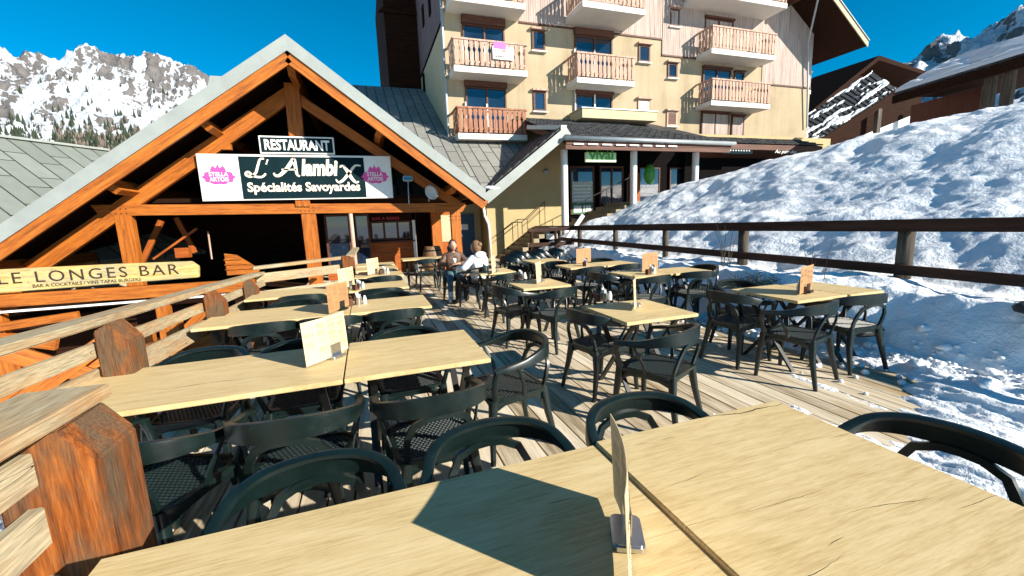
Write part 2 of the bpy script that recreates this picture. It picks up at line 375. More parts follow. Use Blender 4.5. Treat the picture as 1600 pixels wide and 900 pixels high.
# numpy value noise
_rs = np.random.RandomState(3); _tab = _rs.rand(256, 256)
def vnoise(x, y):
    xi = np.floor(x).astype(int); yi = np.floor(y).astype(int); fx = x-xi; fy = y-yi
    fx = fx*fx*(3-2*fx); fy = fy*fy*(3-2*fy)
    a = _tab[xi & 255, yi & 255]; b = _tab[(xi+1) & 255, yi & 255]; c = _tab[xi & 255, (yi+1) & 255]; d = _tab[(xi+1) & 255, (yi+1) & 255]
    return (a*(1-fx)+b*fx)*(1-fy)+(c*(1-fx)+d*fx)*fy
def fbm(x, y, o=5, g=.5):
    s = 0; a = 1; t = 0
    for i in range(o): s = s+a*vnoise(x*2**i+17*i, y*2**i+31*i); t += a; a *= g
    return s/t
def ridged(x, y, o=6, g=.55):
    s = 0; a = 1; t = 0
    for i in range(o): s = s+a*(1-np.abs(2*vnoise(x*2**i+13*i, y*2**i+7*i)-1)); t += a; a *= g
    return s/t
def grid_mesh(name, X, Y, Z, mat, attr=None):
    ny, nx = X.shape; co = np.stack([X, Y, Z], -1).reshape(-1, 3).astype(np.float32)
    i = np.arange(ny*nx).reshape(ny, nx); q = np.stack([i[:-1, :-1], i[:-1, 1:], i[1:, 1:], i[1:, :-1]], -1).reshape(-1, 4)
    me = bpy.data.meshes.new(name); me.vertices.add(len(co)); me.vertices.foreach_set('co', co.ravel())
    me.loops.add(q.size); me.loops.foreach_set('vertex_index', q.ravel().astype(np.int32))
    me.polygons.add(len(q)); me.polygons.foreach_set('loop_start', np.arange(0, q.size, 4, dtype=np.int32)); me.polygons.foreach_set('use_smooth', np.ones(len(q), bool))
    me.update(calc_edges=True); me.materials.append(m[mat])
    if attr is not None:
        a = me.attributes.new('rock', 'FLOAT', 'POINT'); a.data.foreach_set('value', attr.reshape(-1).astype(np.float32))
    o = bpy.data.objects.new(name, me); C.objects.link(o); return o
# ================================================================== SETTING
# ground far around (snowfields), deep below the terrace
mb = MB(); mb.box((-9000, -9000, -4.2), (9000, 9000, -3.2)); struct('ground', mb, 'snow')
# lower yard snow beside the terrace on the left
xs = np.linspace(-30, -1.9, 140); ys = np.linspace(-6, 40, 200); X, Y = np.meshgrid(xs, ys)
Z = -1.9+.35*fbm(X*.6, Y*.6, 5)-.02*np.abs(X+2)
tag(grid_mesh('lower_snow', X, Y, Z, 'snow'), kind='structure')
# deck
mb = MB(); mb_x = -1.75
k = 0
while mb_x < 6.2:
    y = -1.6 - (k*1.37) % 3
    while y < 17.6:
        L = 4.0; y1 = min(y+L, 17.65)
        mb.box((mb_x+.007, y+.003, -.028+random.uniform(-.0015, .0015)), (mb_x+.148, y1-.003, random.uniform(-.0015, .0015)))
        y += L
    mb_x += .155; k += 1
struct('deck', mb, 'deck')
mb = MB()
for y in np.arange(-1.5, 15.2, .6): mb.box((-1.75, y, -.2), (6.2, y+.07, -.031))
mb.box((-1.8, -1.6, -.45), (-1.75, 15.2, -.005)); struct('deck_joists', mb, 'fence')
mb = MB(); mb.box((-1.7, -2, -.9), (7, 15.3, -.8)); struct('deck_shade_sheet', mb, 'black')  # black sheet that puts shade into the plank gaps
# snow bank on the right with the trodden snow at its foot
def crest(Yv): return np.interp(Yv, [-6, 0, 5.3, 7.0, 8.2, 9.7, 11.3, 13.4, 14.7, 15.1, 60], [3.9, 3.85, 3.78, 3.80, 3.65, 3.32, 3.12, 2.72, 1.9, 1.3, .9])
def foot(Yv): return np.interp(Yv, [-4, 1.2, 1.9, 2.4, 3, 3.8, 4.6, 6, 8, 10, 13], [5.5, 5.35, 5.15, 5.1, 5.05, 4.75, 4.7, 4.95, 5.1, 5.3, 5.8])
def smin(a, b, k): h = np.clip(.5+.5*(b-a)/k, 0, 1); return b*(1-h)+a*h-k*h*(1-h)
def bank_z(X, Y):
    d = X-foot(Y)
    up = np.where(d < 0, -.15+d*.3, np.where(d < .8, -.15+d*.98, .634)); up = np.maximum(up, .62+(X-6.6)*.46)
    z = smin(up, crest(Y)+.02*np.maximum(0, X-14), .5)
    # trodden flat snow on the planks
    tf = np.interp(Y, [-3, .2, 1.0, 1.5, 1.9, 2.3, 2.9, 3.6, 5, 15], [2.0, 2.3, 2.75, 3.2, 3.8, 4.5, 5.0, 4.65, 4.7, 9])
    flat = np.clip((X-tf)*.13, -.14, .05)
    n = fbm(X*1.1, Y*1.1, 4)-.5; nf = fbm(X*5+9, Y*5, 4)-.5; lump = ridged((X+Y)*.9+4, (Y-X)*.45, 5, .6)-.6; mid = fbm((X+Y)*2.6, (Y-X)*1.3+5, 4)-.5; patch = np.clip(fbm(X*.35+7, Y*.35, 3)*2.4-.7, .15, 1)
    flat = flat + .20*(fbm(X*4.3, Y*1.7+3, 5, .6)-.5)
    amp = np.clip((d+.3)/1.6, 0, 1)
    z = np.maximum(z + amp*(.28*n+patch*(.06*nf+.09*mid)+.12*lump), flat)
    k = np.clip((d+.5)/.8, 0, 1)*np.clip((1.6-d)/.8, 0, 1)
    return z + k*(.10*(fbm(X*4.2+3, Y*4.2, 3)-.45)) 
xs = np.concatenate([np.linspace(2.2, 6.4, 230), np.linspace(6.43, 15, 200), np.linspace(15.2, 60, 60)]); ys = np.concatenate([np.linspace(-5, 5.5, 340), np.linspace(5.54, 15.3, 160)])
X, Y = np.meshgrid(xs, ys); tag(grid_mesh('snow_bank', X, Y, bank_z(X, Y), 'snow'), kind='structure')
# small drifts left on the planks
xs = np.linspace(2.0, 3.9, 170); ys = np.linspace(1.2, 3.4, 200); X, Y = np.meshgrid(xs, ys)
Z = -.03+.13*(fbm(X*5.0, Y*2.2, 5, .6)-.50)+.05*np.exp(-((X-2.9-.35*(2.2-Y))/.45)**2)*np.exp(-((Y-1.85)/.5)**2)
Z = np.minimum(Z, .012)-.05*(np.abs(X-2.95) > .9)-.05*(np.abs(Y-2.2) > 1.0)
tag(grid_mesh('snow_drift', X, Y, Z, 'snow'), kind='structure')
# loose snow lumps at the foot of the bank
mb = MB()
for i in range(520):
    yy = random.uniform(1.2, 5.2); ff = float(foot(np.array([yy]))[0]); xx = ff+random.gauss(.05, .22)
    r = random.uniform(.006, .030)*(2.6 if random.random() < .09 else 1)
    z = float(bank_z(np.array([[xx]]), np.array([[yy]]))[0, 0]); mb.blob((xx, yy, max(z, 0)+r*.3), r, 2, .22, (random.uniform(.8, 1.5), 1, .7))
for i in range(22):
    yy = random.uniform(2.2, 2.9); xx = random.uniform(3.9, 5.1); r = random.uniform(.008, .035); mb.blob((xx, yy, r*.6), r, 2, .12, (1, 1, .8))
tag(mb.build('snow_lumps', 'snow', smooth=True), 'loose lumps of snow fallen from the bank onto the deck edge', 'snow', kind='stuff')
# upper pavement in front of the shops
mb = MB(); mb.box((8.6, 15.0, 1.0), (60, 24, 1.25)); struct('upper_pavement', mb, 'concrete')
mb = MB(); mb.box((14.0, 15.2, 1.27), (90, 60, 2.0)); struct('plateau_snow', mb, 'snow')
# mountains
def mount(name, azs, els, a0, a1, r0, r1, na, nr, seed, rockamt):
    az = np.radians(np.linspace(a0, a1, na)); t = np.linspace(0, 1.25, nr); A, T = np.meshgrid(az, t)
    R = r0+(r1-r0)*T
    E = np.interp(np.degrees(A), azs, els); Xp = R*np.sin(A); Yp = R*np.cos(A)
    s = np.clip(T, 0, 1)
    prof = (.10+.52*s+.38*s**2.2)
    hgt = R*np.tan(np.radians(E))*prof*np.where(T > 1, 1-(T-1)*1.6, 1)
    rn = ridged(Xp/420+seed, Yp/420, 7, .6)-.62; rf = ridged(Xp/110+seed, Yp/110, 6, .62)-.6
    hgt = hgt + (rn*230*s**1.7 + rf*120*s**1.5)*(r1/2600)
    gy, gx = np.gradient(hgt); slope = np.hypot(gx/(R*(az[1]-az[0])), gy/((r1-r0)*(t[1]-t[0])))
    gul = ridged(Xp/150+A*30+seed, (Yp)/330, 5, .62)
    rock = .5+(gul-.66)*1.6+np.clip(slope-.55, -1, 1)*.45 + (s-.80)*.7*rockamt-.40
    rock = np.where(s < .5, rock-.25, rock)
    o = grid_mesh(name, Xp, Yp, hgt+1.6, 'mountain', rock); tag(o, kind='structure'); return A, R, hgt
azs = [-80, -40, -32, -29.2, -28.2, -27, -25.6, -23.2, -21.4, -20.3, -19.1, -17.2, -15.9, -14.1, -12, -8, 0, 20]
els = [11.5, 13.5, 14.6, 15.0, 14.4, 14.5, 15.0, 15.5, 15.8, 15.4, 15.9, 16.3, 16.5, 15.8, 14.2, 11, 7, 4]
mA, mR, mH = mount('mountain', azs, els, -75, 15, 260, 2600, 640, 300, 3.3, 1.0)
mount('mountain_right', [40, 57, 60, 62.0, 64.1, 65.2, 66.3, 67.6, 72, 90], [5, 9.5, 12.6, 13.2, 13.6, 14.1, 14.6, 15.2, 17, 15], 40, 95, 300, 2400, 360, 200, 8.1, .6)
# far conifer wood on the mountain foot
mb = MB()
def mz(a, r):
    i = int((math.degrees(a)+75)/90*639); j = int((r-260)/(2340*1.25)*299); return float(mH[min(max(j, 0), 299), min(max(i, 0), 639)])+1.6
cnt = 0
while cnt < 2600:
    a = math.radians(random.uniform(-34, -14)); r = random.uniform(1250, 2350)
    el = math.degrees(math.atan2(mz(a, r)-1.6, r)); azd = math.degrees(a)
    top = 9.7+.9*math.sin(azd*1.9)+.6*math.sin(azd*5.3)-(.8 if azd < -27 else 0)
    dens = .75 if el < top-1.0 else (.25 if el < top+.6 else .02)
    if random.random() > dens: continue
    h = random.uniform(14, 32); x = r*math.sin(a); y = r*math.cos(a); z = mz(a, r); k = 5; b = []
    for i in range(k): b.append((x+h*.17*math.cos(i*1.2566), y+h*.17*math.sin(i*1.2566), z-1))
    mb.add(b+[(x, y, z+h)], [(i, (i+1) % k, k) for i in range(k)]); cnt += 1
tag(mb.build('far_conifers', 'hedge'), 'distant conifer wood scattered over the snowy mountain foot', 'trees', kind='stuff')
# bare brown larch belt low down
mb = MB(); cnt = 0
while cnt < 2200:
    a = math.radians(random.uniform(-27, -14)); r = random.uniform(1250, 2050)
    if math.degrees(math.atan2(mz(a, r)-1.6, r)) > 9.6+.5*math.sin(a*200): r = random.uniform(1200, 1500)
    h = random.uniform(12, 22); x = r*math.sin(a); y = r*math.cos(a); z = mz(a, r); b = []
    for i in range(4): b.append((x+h*.2*math.cos(i*1.57), y+h*.2*math.sin(i*1.57), z+h*.3))
    mb.add([(x, y, z-1)]+b+[(x, y, z+h)], [(i+1, (i+1) % 4+1, 5) for i in range(4)]+[(i+1, (i+1) % 4+1, 0) for i in range(4)]); cnt += 1
m['larch'] = plain('bare larch twigs', (.13, .10, .08), .9, var=.4, scale=.05)
tag(mb.build('far_larches', 'larch'), 'belt of bare brown larches low on the mountain foot', 'trees', kind='stuff')
# ================================================================== BUILDINGS
def rebase(root, loc):
    loc = V(loc); root.location = loc
    for ch in root.children: ch.matrix_parent_inverse = Matrix(); ch.location = ch.location - loc
m['seam_grey'] = mk_seam('grey seamed roof sheets', (.20, .195, .175), (.27, .265, .24), 1.5, .46)
m['seam_green'] = mk_seam('grey green seamed roof', (.17, .19, .165), (.23, .25, .22), 1.7, .6)
# ---- restaurant
R = thing('timber_restaurant', 'orange timber gabled restaurant with grey edged roof and dark open porch behind the terrace', 'restaurant')
YB, YT = 11.0, 12.3
AX = -1.32; AZ = 5.78; SR = .765; SL = .73
def roofz(x): return AZ - (SR*(x-AX) if x > AX else SL*(AX-x))
XR, XL = 3.08, -9.6
mb = MB(); mb.prism([(AX, AZ), (XR, roofz(XR)), (XR, roofz(XR)-.10), (AX, AZ-.12), (XL, roofz(XL)-.10), (XL, roofz(XL))], 'y', YB+.035, 24)
roof = mb.build('roof', 'metal_grey', R)
mb = MB(); mb.prism([(AX, AZ-.125), (XR-.05, roofz(XR-.05)-.105), (XR-.05, roofz(XR-.05)-.145), (AX, AZ-.17), (XL+.05, roofz(XL+.05)-.145), (XL+.05, roofz(XL+.05)-.105)], 'y', YB+.14, 23.9)
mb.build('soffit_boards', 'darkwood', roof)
# grey metal verge flashing and orange bargeboards
for sgn, X1 in ((1, XR), (-1, XL)):
    z1 = roofz(X1); mb = MB()
    mb.prism([(AX, AZ+.03), (X1, z1+.03), (X1, z1-.27), (AX, AZ-.30)], 'y', YB, YB+.03)
    mb.prism([(AX, AZ+.03), (X1, z1+.03), (X1, z1+.005), (AX, AZ+.005)], 'y', YB+.03, YB+.3)
    mb.build('verge_flashing', 'metal_grey', R)
    d = V((X1-AX, 0, z1-AZ)).normalized(); nrm = V((-d.z, 0, d.x)) if d.x > 0 else V((d.z, 0, -d.x)); 
    c0 = V((AX, YB+.075, AZ-.42)) - d*.0; c1 = V((X1, YB+.075, z1-.40))
    beam('bargeboard', c0, c1, .07, .25, 'orange', R, bevel=.004)
# purlins poking out under the roof
for (x, dz) in ((AX, -.42), (-3.2, -.30), (-5.05, -.30), (-7.3, -.30), (.55, -.30), (2.35, -.30)):
    z = roofz(x)+dz-.14
    up = V((-.6, 0, .8)) if x < AX-.1 else (V((.6, 0, .8)) if x > AX+.1 else V((0, 0, 1)))
    beam('purlin', (x, YB+.16, z), (x, 23, z), .16, .30, 'orange', R, up=up, cut0=.3)
# truss
beam('tie_beam', (-5.86, YT, 2.16), (2.80, YT, 2.02), .16, .25, 'orange', R, cut0=.14, cut1=.14)
ap = V((-1.52, YT+.01, 4.92))
beam('rafter', ap+V((.0, 0, 0)), (-8.2, YT+.01, .12), .15, .34, 'orange', R)
beam('rafter', ap+V((0, 0, 0)), (2.75, YT+.01, 1.98), .15, .24, 'orange', R)
beam('collar_post', (-3.52, YT+.02, 3.62), (-2.95, YT+.02, 3.62), .15, .16, 'orange', R)
beam('king_post', (-1.50, YT-.02, 2.14), (-1.45, YT-.02, 5.15), .2, .34, 'orange', R, up=(1, 0, 0))
beam('post', (-5.30, YT+.02, -2.2), (-5.30, YT+.02, 2.05), .2, .32, 'orange', R, up=(1, 0, 0))
beam('post', (-1.40, YT+.02, -.2), (-1.40, YT+.02, 1.95), .2, .34, 'orange', R, up=(1, 0, 0))
beam('post', (2.49, YT+.02, -.03), (2.49, YT+.02, 1.92), .2, .28, 'orange', R, up=(1, 0, 0))
beam('post', (-7.6, YT+.02, -2.2), (-7.6, YT+.02, .75), .2, .3, 'orange', R, up=(1, 0, 0))
mb = MB(); mb.tube([(-.36, YT-.15, -.01), (-.37, YT-.15, 1.93)], .055, 10); mb.build('round_post', 'slat', R)
# knee braces behind
for a, b in ((PY(252, 345, 13.2), PY(222, 410, 13.2)), (PY(275, 340, 13.5), PY(305, 395, 13.5)), (PY(308, 357, 13.1), PY(240, 405, 13.1))):
    beam('brace', a, b, .10, .12 if a.z > 1.7 else .05, 'orange_b', R)
# bolts on the plated joints
for cx_, cz_ in ((-5.35, 2.13), (-1.40, 2.08), (2.1, 2.03), (2.45, 1.72)):
    for i in range(4):
        for j in range(2):
            mb = MB(); mb.blob((cx_-.16+.1*i, YT-.085, cz_-.05+.1*j), .016, 1); mb.build('bolt', 'winframe', R)
# porch floor, back walls, added ceiling, side walls
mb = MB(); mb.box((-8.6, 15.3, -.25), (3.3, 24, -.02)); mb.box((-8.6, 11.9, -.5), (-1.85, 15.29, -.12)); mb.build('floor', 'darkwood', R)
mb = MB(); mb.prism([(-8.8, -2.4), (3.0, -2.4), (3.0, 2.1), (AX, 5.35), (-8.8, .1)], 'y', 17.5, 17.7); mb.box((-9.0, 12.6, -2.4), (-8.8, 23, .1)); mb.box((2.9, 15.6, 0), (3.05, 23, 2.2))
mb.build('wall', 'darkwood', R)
mb = MB(); mb.box((-6.2, 12.6, 2.32), (2.7, 17.4, 2.42)); mb.build('added_ceiling', 'darkwood', R)  # added to keep the sun from above off the bar
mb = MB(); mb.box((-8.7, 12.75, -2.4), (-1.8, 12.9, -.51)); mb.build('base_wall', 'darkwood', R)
# glazed bar corner in the porch
def window(parent, x0, x1, z0, z1, Y, fr=.06, depth=.05, mull=(), frame='winframe', box=0, name='window', shutter=None):
    mb = MB(); mb.box((x0, Y-depth, z0), (x0+fr, Y, z1)); mb.box((x1-fr, Y-depth, z0), (x1, Y, z1))
    mb.box((x0+fr, Y-depth, z0), (x1-fr, Y, z0+fr)); mb.box((x0+fr, Y-depth, z1-fr), (x1-fr, Y, z1))
    for q in mull: mb.box((q-fr*.55, Y-depth, z0+fr), (q+fr*.55, Y, z1-fr))
    f = mb.build(name, frame, parent)
    mb = MB(); mb.box((x0+fr, Y-depth*.45, z0+fr), (x1-fr, Y-depth*.35, z1-fr)); mb.build('pane', 'glass', f)
    if box:
        mb = MB(); mb.box((x0-.03, Y-depth-.10, z1), (x1+.03, Y, z1+box)); mb.build('shutter_box', 'winframe', f)
    if shutter:
        mb = MB()
        zz = z0+fr
        while zz < z1-fr-.01: mb.box((x0+fr, Y-depth*.8, zz), (x1-fr, Y-depth*.5, zz+.045)); zz += .05
        mb.build('roller_shutter', shutter, f)
    return f
window(R, -1.15, -.45, .35, 1.95, 13.6, mull=())
window(R, -.4, .1, .35, 1.95, 13.9)
mb = MB(); mb.box((-.6, 14.5, 0), (1.45, 14.56, 1.02)); mb.box((-1.2, 13.62, 0), (-.35, 13.68, .34)); mb.build('bar_panelling', 'orange_b', R)
window(R, .12, 1.42, 1.1, 1.72, 14.55, mull=(.55, .98))
mb = MB(); mb.box((-.7, 14.4, 1.72), (1.6, 14.56, 2.0)); hb = mb.build('header_board', 'darkwood', R)
text('lettering', 'BAR A BIERES', 'redink', hb, .85, .09, (.2, 14.395, 1.76))
mb = MB(); mb.box((-.65, 14.38, 1.02), (1.5, 14.62, 1.07)); mb.build('counter_ledge', 'winframe', R)
beam('post', (1.50, 14.45, 0), (1.50, 14.45, 1.95), .1, .1, 'white', R, up=(1, 0, 0))
beam('post', (2.10, 13.5, 0), (2.10, 13.5, 1.98), .2, .3, 'orange', R, up=(1, 0, 0))
mb = MB(); mb.box((2.32, 14.5, .0), (3.0, 14.6, 2.0)); mb.build('side_wall', 'orange_b', R)
mb = MB(); mb.box((2.36, 14.47, .95), (2.86, 14.499, 1.85)); mb.build('menu_board', 'cream_pale', R)
# edge beam of the lower terrace with braces under it
beam('edge_beam', (-9.5, 11.05, .42), (-2.55, 11.05, .34), .16, .26, 'orange', R)
mb = MB(); mb.box((-9.5, 10.95, .15), (-2.55, 11.0, .19)); mb.build('drip_strip', 'white', R)
beam('brace', (-8.6, 11.1, .1), (-6.3, 11.1, -.62), .12, .22, 'orange', R)
beam('brace', (-7.9, 11.0, -.2), (-5.8, 11.0, -.02), .1, .16, 'orange', R)
beam('post', (-7.15, 11.15, -2.4), (-7.15, 11.15, .28), .18, .24, 'orange', R, up=(1, 0, 0))
beam('post', (-4.4, 11.15, -2.4), (-4.4, 11.15, .28), .18, .24, 'orange', R, up=(1, 0, 0))
beam('brace', (-4.4, 11.1, -.9), (-3.2, 11.1, .2), .12, .18, 'orange', R)
mb = MB(); mb.prism([(-3.62, .42), (-2.9, .42), (-2.85, .5), (-2.95, .62), (-3.35, .95), (-3.62, 1.0)], 'y', 13.0, 13.05)
for i in range(3): mb.box((-3.64, 12.97, .56+.13*i), (-3.0-.12*i, 12.999, .585+.13*i))
mb.build('balustrade_boards', 'orange', R)
mb = MB(); mb.box((-4.7, 13, .95), (-4.4, 13.2, 1.2)); mb.build('hatch', 'orange_b', R); mb = MB(); mb.tube([tuple(PY(331, 405, 13)), tuple(PY(325, 362, 13))], .02); mb.build('thin_pole', 'slat', R)
rebase(R, (-1.4, 12.3, 0))
# lower terrace landing seen between the railing boards
T = thing('lower_walkway', 'orange timber walkway frame below the left railing of the terrace', 'walkway')
beam('side_beam', (-5.6, 6.3, -.45), (-2.5, 7.9, -.1), .14, .3, 'orange', T)
beam('side_beam', (-5.9, 4.6, -.55), (-3.0, 6.2, -.35), .12, .24, 'orange', T)
beam('diagonal', (-4.9, 6.4, -.9), (-3.4, 7.1, .25), .1, .2, 'orange', T)
beam('diagonal', (-3.0, 7.4, -.9), (-4.4, 6.6, .35), .1, .2, 'orange', T)
beam('post', (-5.4, 6.5, -2), (-5.4, 6.5, .3), .18, .18, 'orange', T, up=(1, 0, 0))
beam('post', (-2.9, 7.6, -2), (-2.9, 7.6, .3), .18, .18, 'orange', T, up=(1, 0, 0))
rebase(T, (-4, 6.5, -1.9))
# signs on the truss
def board(name, label, x0, x1, z0, z1, Y, fr, face, border, slope=0):
    t = thing(name, label, 'sign', (x0, Y, z0)); w_ = x1-x0; h_ = z1-z0
    mb = MB(); mb.box((0, 0, 0), (w_, .06, h_)); mb.build('backing', border, t)
    mb = MB(); mb.box((fr, -.012, fr), (w_-fr, -.001, h_-fr)); mb.build('face', face, t)
    return t, w_, h_
t, w_, h_ = board('restaurant_sign', 'small black and white RESTAURANT board standing above the long bar sign', -2.30, -.60, 3.44, 3.86, YT-.2, .035, 'signdark', 'paper')
text('lettering', 'RESTAURANT', 'letterwhite', t, w_-.22, h_-.16, (.11, -.016, .08), bold=.03)
t, w_, h_ = board('name_sign', 'long white and petrol panel reading L Alambix Specialites Savoyardes on the gable tie beam', -3.66, .77, 2.32, 3.42, YT-.16, .02, 'paper', 'paper')
mb = MB(); mb.box((w_*.195, -.02, .03), (w_*.845, -.013, h_-.05)); dk = mb.build('centre_panel', 'signdark', t)
def swash(mb, pts, rs):
    pts = [V((a, -.024, b)) for a, b in pts]; 
    for i in range(len(pts)-1):
        a, b = pts[i], pts[i+1]; d = (b-a).normalized(); n = V((-d.z, 0, d.x)); 
        mb.add([a-n*rs[i], b-n*rs[i+1], b+n*rs[i+1], a+n*rs[i]], [(0, 1, 2, 3)])
def curve(p, n=14):
    out = []
    P = [p[0]]+list(p)+[p[-1]]
    for i in range(1, len(P)-2):
        for k in range(n):
            u = k/n; a, b, c, d = [V(q) for q in P[i-1:i+3]]
            out.append(.5*((2*b)+(-a+c)*u+(2*a-5*b+4*c-d)*u*u+(-a+3*b-3*c+d)*u**3))
    out.append(V(p[-1])); return out
for pts, r0, r1 in (([(1.42, 1.00), (1.33, .98), (1.27, .84), (1.20, .66), (1.08, .57), (.98, .62), (1.04, .68), (1.15, .58), (1.32, .56), (1.42, .64)], .022, .030), ([(1.50, .98), (1.45, .86)], .02, .014)):
    mb = MB(); q = curve(pts, 8); rs = [r0+(r1-r0)*math.sin(math.pi*i/len(q)) for i in range(len(q))]; swash(mb, [(a.x, a.y) for a in q], rs); mb.build('script_letter', 'lettering', dk)
mb = MB(); q = curve([(1.60, .66), (1.62, .60), (1.72, .60), (1.88, .74), (2.02, .92), (2.08, .99), (2.10, .84), (2.12, .62), (2.18, .58)], 8); swash(mb, [(a.x, a.y) for a in q], [.02+.025*math.sin(math.pi*i/len(q)) for i in range(len(q))])
swash(mb, [(1.78, .74), (2.12, .74)], [.018, .018]); mb.build('script_letter', 'lettering', dk)
mb = MB(); q = curve([(3.14, .80), (3.22, .84), (3.30, .74), (3.40, .54), (3.50, .42), (3.58, .44)], 8); swash(mb, [(a.x, a.y) for a in q], [.014+.03*math.sin(math.pi*i/len(q)) for i in range(len(q))])
q = curve([(3.02, .50), (3.08, .42), (3.20, .48), (3.36, .66), (3.52, .84), (3.66, .84)], 8); swash(mb, [(a.x, a.y) for a in q], [.014+.022*math.sin(math.pi*i/len(q)) for i in range(len(q))])
mb.build('script_letter', 'lettering', dk)
text('lettering', 'lambi', 'lettering', dk, .88, .42, (2.22, -.022, .58), bold=.045, shear=.18)
text('lettering', 'Spécialités Savoyardes', 'lettering', dk, 2.62, .30, (.98, -.022, .13), bold=.03, spacing=1.0)
for x in (.10, w_-.74):
    g = MB(); out = []
    for i in range(40):
        a = 2*math.pi*i/40; r = 1+.07*math.cos(10*a); out.append((x+.31+.33*r*math.cos(a), .56+.17*r*math.sin(a)))
    g.prism(out, 'y', -.022, -.013)
    g.prism([(x+.14, .72), (x+.2, .83), (x+.27, .77), (x+.31, .87), (x+.35, .77), (x+.42, .83), (x+.48, .72)], 'y', -.02, -.0135)
    lg = g.build('emblem', 'pink', t)
    text('lettering', 'STELLA', 'paper', lg, .40, .10, (x+.11, -.026, .575), bold=.02); text('lettering', 'ARTOIS', 'paper', lg, .40, .10, (x+.11, -.026, .455), bold=.02)
# carved plank
t = thing('plank_sign', 'long yellow wooden plank carved LE LONGES BAR lying on the orange edge beam', 'sign', (-7.5, 10.88, .55))
mb = MB(); mb.prism([(0, 0), (3.93, .06), (3.96, .30), (3.84, .42), (2.5, .45), (0, .47)], 'y', 0, .09); pk = mb.build('plank', 'plank_sign', t, bevel=.012)
text('lettering', 'LE LONGES BAR', 'carved', t, 2.93, .22, (.66, -.004, .175), spacing=1.25, ux=(1, 0, -.004))
text('lettering', 'BAR A COCKTAILS / VINS TAPAS BURGERS', 'carved', t, 1.75, .065, (1.15, -.004, .07))
# floodlight and dish
t = thing('floodlight', 'small grey floodlight on a thin pole right of the long bar sign', 'lamp', (1.18, YT-.12, 2.14))
mb = MB(); mb.tube([(0, 0, 0), (.02, 0, .62)], .015); mb.build('pole', 'gutter', t)
mb = MB(); mb.box((-.12, -.10, .62), (.14, .06, .76)); mb.build('housing', 'gutter', t, bevel=.015)
mb = MB(); mb.box((-.10, -.108, .64), (.12, -.101, .74)); mb.build('lens', 'glass', t)
t = thing('satellite_dish', 'small cream satellite dish on the right end of the tie beam', 'dish', (1.74, YT-.42, 2.42))
mb = MB(); pr = [(.001, .0), (.08, .01), (.15, .035), (.2, .07), (.205, .075), (.15, .05), (.08, .024), (.001, .014)]
mb.lathe([(r, z) for r, z in pr], seg=20); o = mb.build('reflector', 'paper', t, smooth=True); o.rotation_euler = (math.radians(80), 0, math.radians(25))
mb = MB(); mb.tube([(0, .1, 0), (.05, -.08, -.18), (.14, -.24, -.12)], .012); mb.build('arm', 'gutter', t)
mb = MB(); mb.blob((.15, -.26, -.1), .035, 1, 0, (1, 1.3, 1)); mb.build('receiver', 'white', t)
mb = MB(); mb.bar((0, .06, -.02), (0, .36, -.2), .04, .04); mb.build('bracket', 'gutter', t)
# ---- grey seamed wing roof behind
t = thing('wing_building', 'low wing with a grey seamed metal roof between the restaurant and the apartment block', 'building')
sl = math.atan(.585); u = V((0, math.cos(sl), math.sin(sl)))
def wing(x0, x1, y1, ya, yb):
    y0 = 14.56; k = 1/math.cos(sl); mb = MB(); mb.prism([((ya-y0)*k, x1-x0), ((yb-y0)*k, 0), ((y1-y0)*k, 0), ((y1-y0)*k, x1-x0)], 'z', -.12, 0); o = mb.build('roof', 'seam_grey', t)
    Mx = Matrix((u, V((-1, 0, 0)), u.cross(V((-1, 0, 0))))).transposed().to_4x4(); Mx.translation = V((x1, y0, 2.52)); o.matrix_world = Mx
wing(-1.5, 3.86, 26.2, 14.56, 14.56); wing(3.87, 7.3, 19.62, 14.5, 18.7)
mb = MB(); mb.box((-1.5, 19.9, 0), (3.8, 26, 5.4)); mb.build('wall', 'cream', t)
rebase(t, (1, 20, 0))
# ---- apartment block
A = thing('apartment_block', 'tall cream apartment block with pale board cladding and rows of wooden balconies', 'building')
YF = 19.65; XA0, XA1 = 3.88, 26.25
mb = MB(); mb.box((XA0, YF, 0), (XA1, 36, 18.5)); mb.build('wall', 'cream', A)
mb = MB()
def boards(x0, x1, z0, z1, y, st=.12, jag=0):
    x = x0
    while x < x1-.01:
        e = min(x+st-.012, x1); mb.box((x, y-.03-random.uniform(0, .008), z0-(.03 if jag else 0)), (e, y-.002, z1)); x += st
boards(7.45, 15.35, 10.62, 18.4, YF); boards(15.36, 22.3, 9.86, 18.4, YF-.02); boards(22.31, 26.2, 8.9, 18.4, YF)
mb.build('cladding', 'clad', A)
mb = MB(); mb.box((7.44, YF-.06, 10.54), (15.36, YF-.001, 10.60)); mb.box((15.36, YF-.07, 9.79), (22.3, YF-.001, 9.85)); mb.box((22.3, YF-.06, 8.82), (26.25, YF-.001, 8.88)); mb.build('cladding_trim', 'winframe', A)
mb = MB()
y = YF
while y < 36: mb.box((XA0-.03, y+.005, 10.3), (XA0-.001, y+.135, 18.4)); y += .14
mb.build('side_cladding', 'clad_shaded', A)
mb = MB(); mb.box((XA0-.05, YF+.01, 10.16), (XA0-.001, 36, 10.28)); mb.build('side_trim', 'black', A)
mb = MB(); mb.box((XA0-.015, YF+.02, 0), (XA0-.002, 35.9, 10.15)); mb.build('side_render', 'cream_pale', A)
# narrow side windows
for (yy, z0, z1) in ((22.0, 11.6, 12.6), (25.5, 9.0, 10.0), (24.2, 12.0, 13.0)):
    mb = MB(); mb.box((XA0-.08, yy, z0), (XA0-.031, yy+.5, z1)); f = mb.build('window', 'black', A)
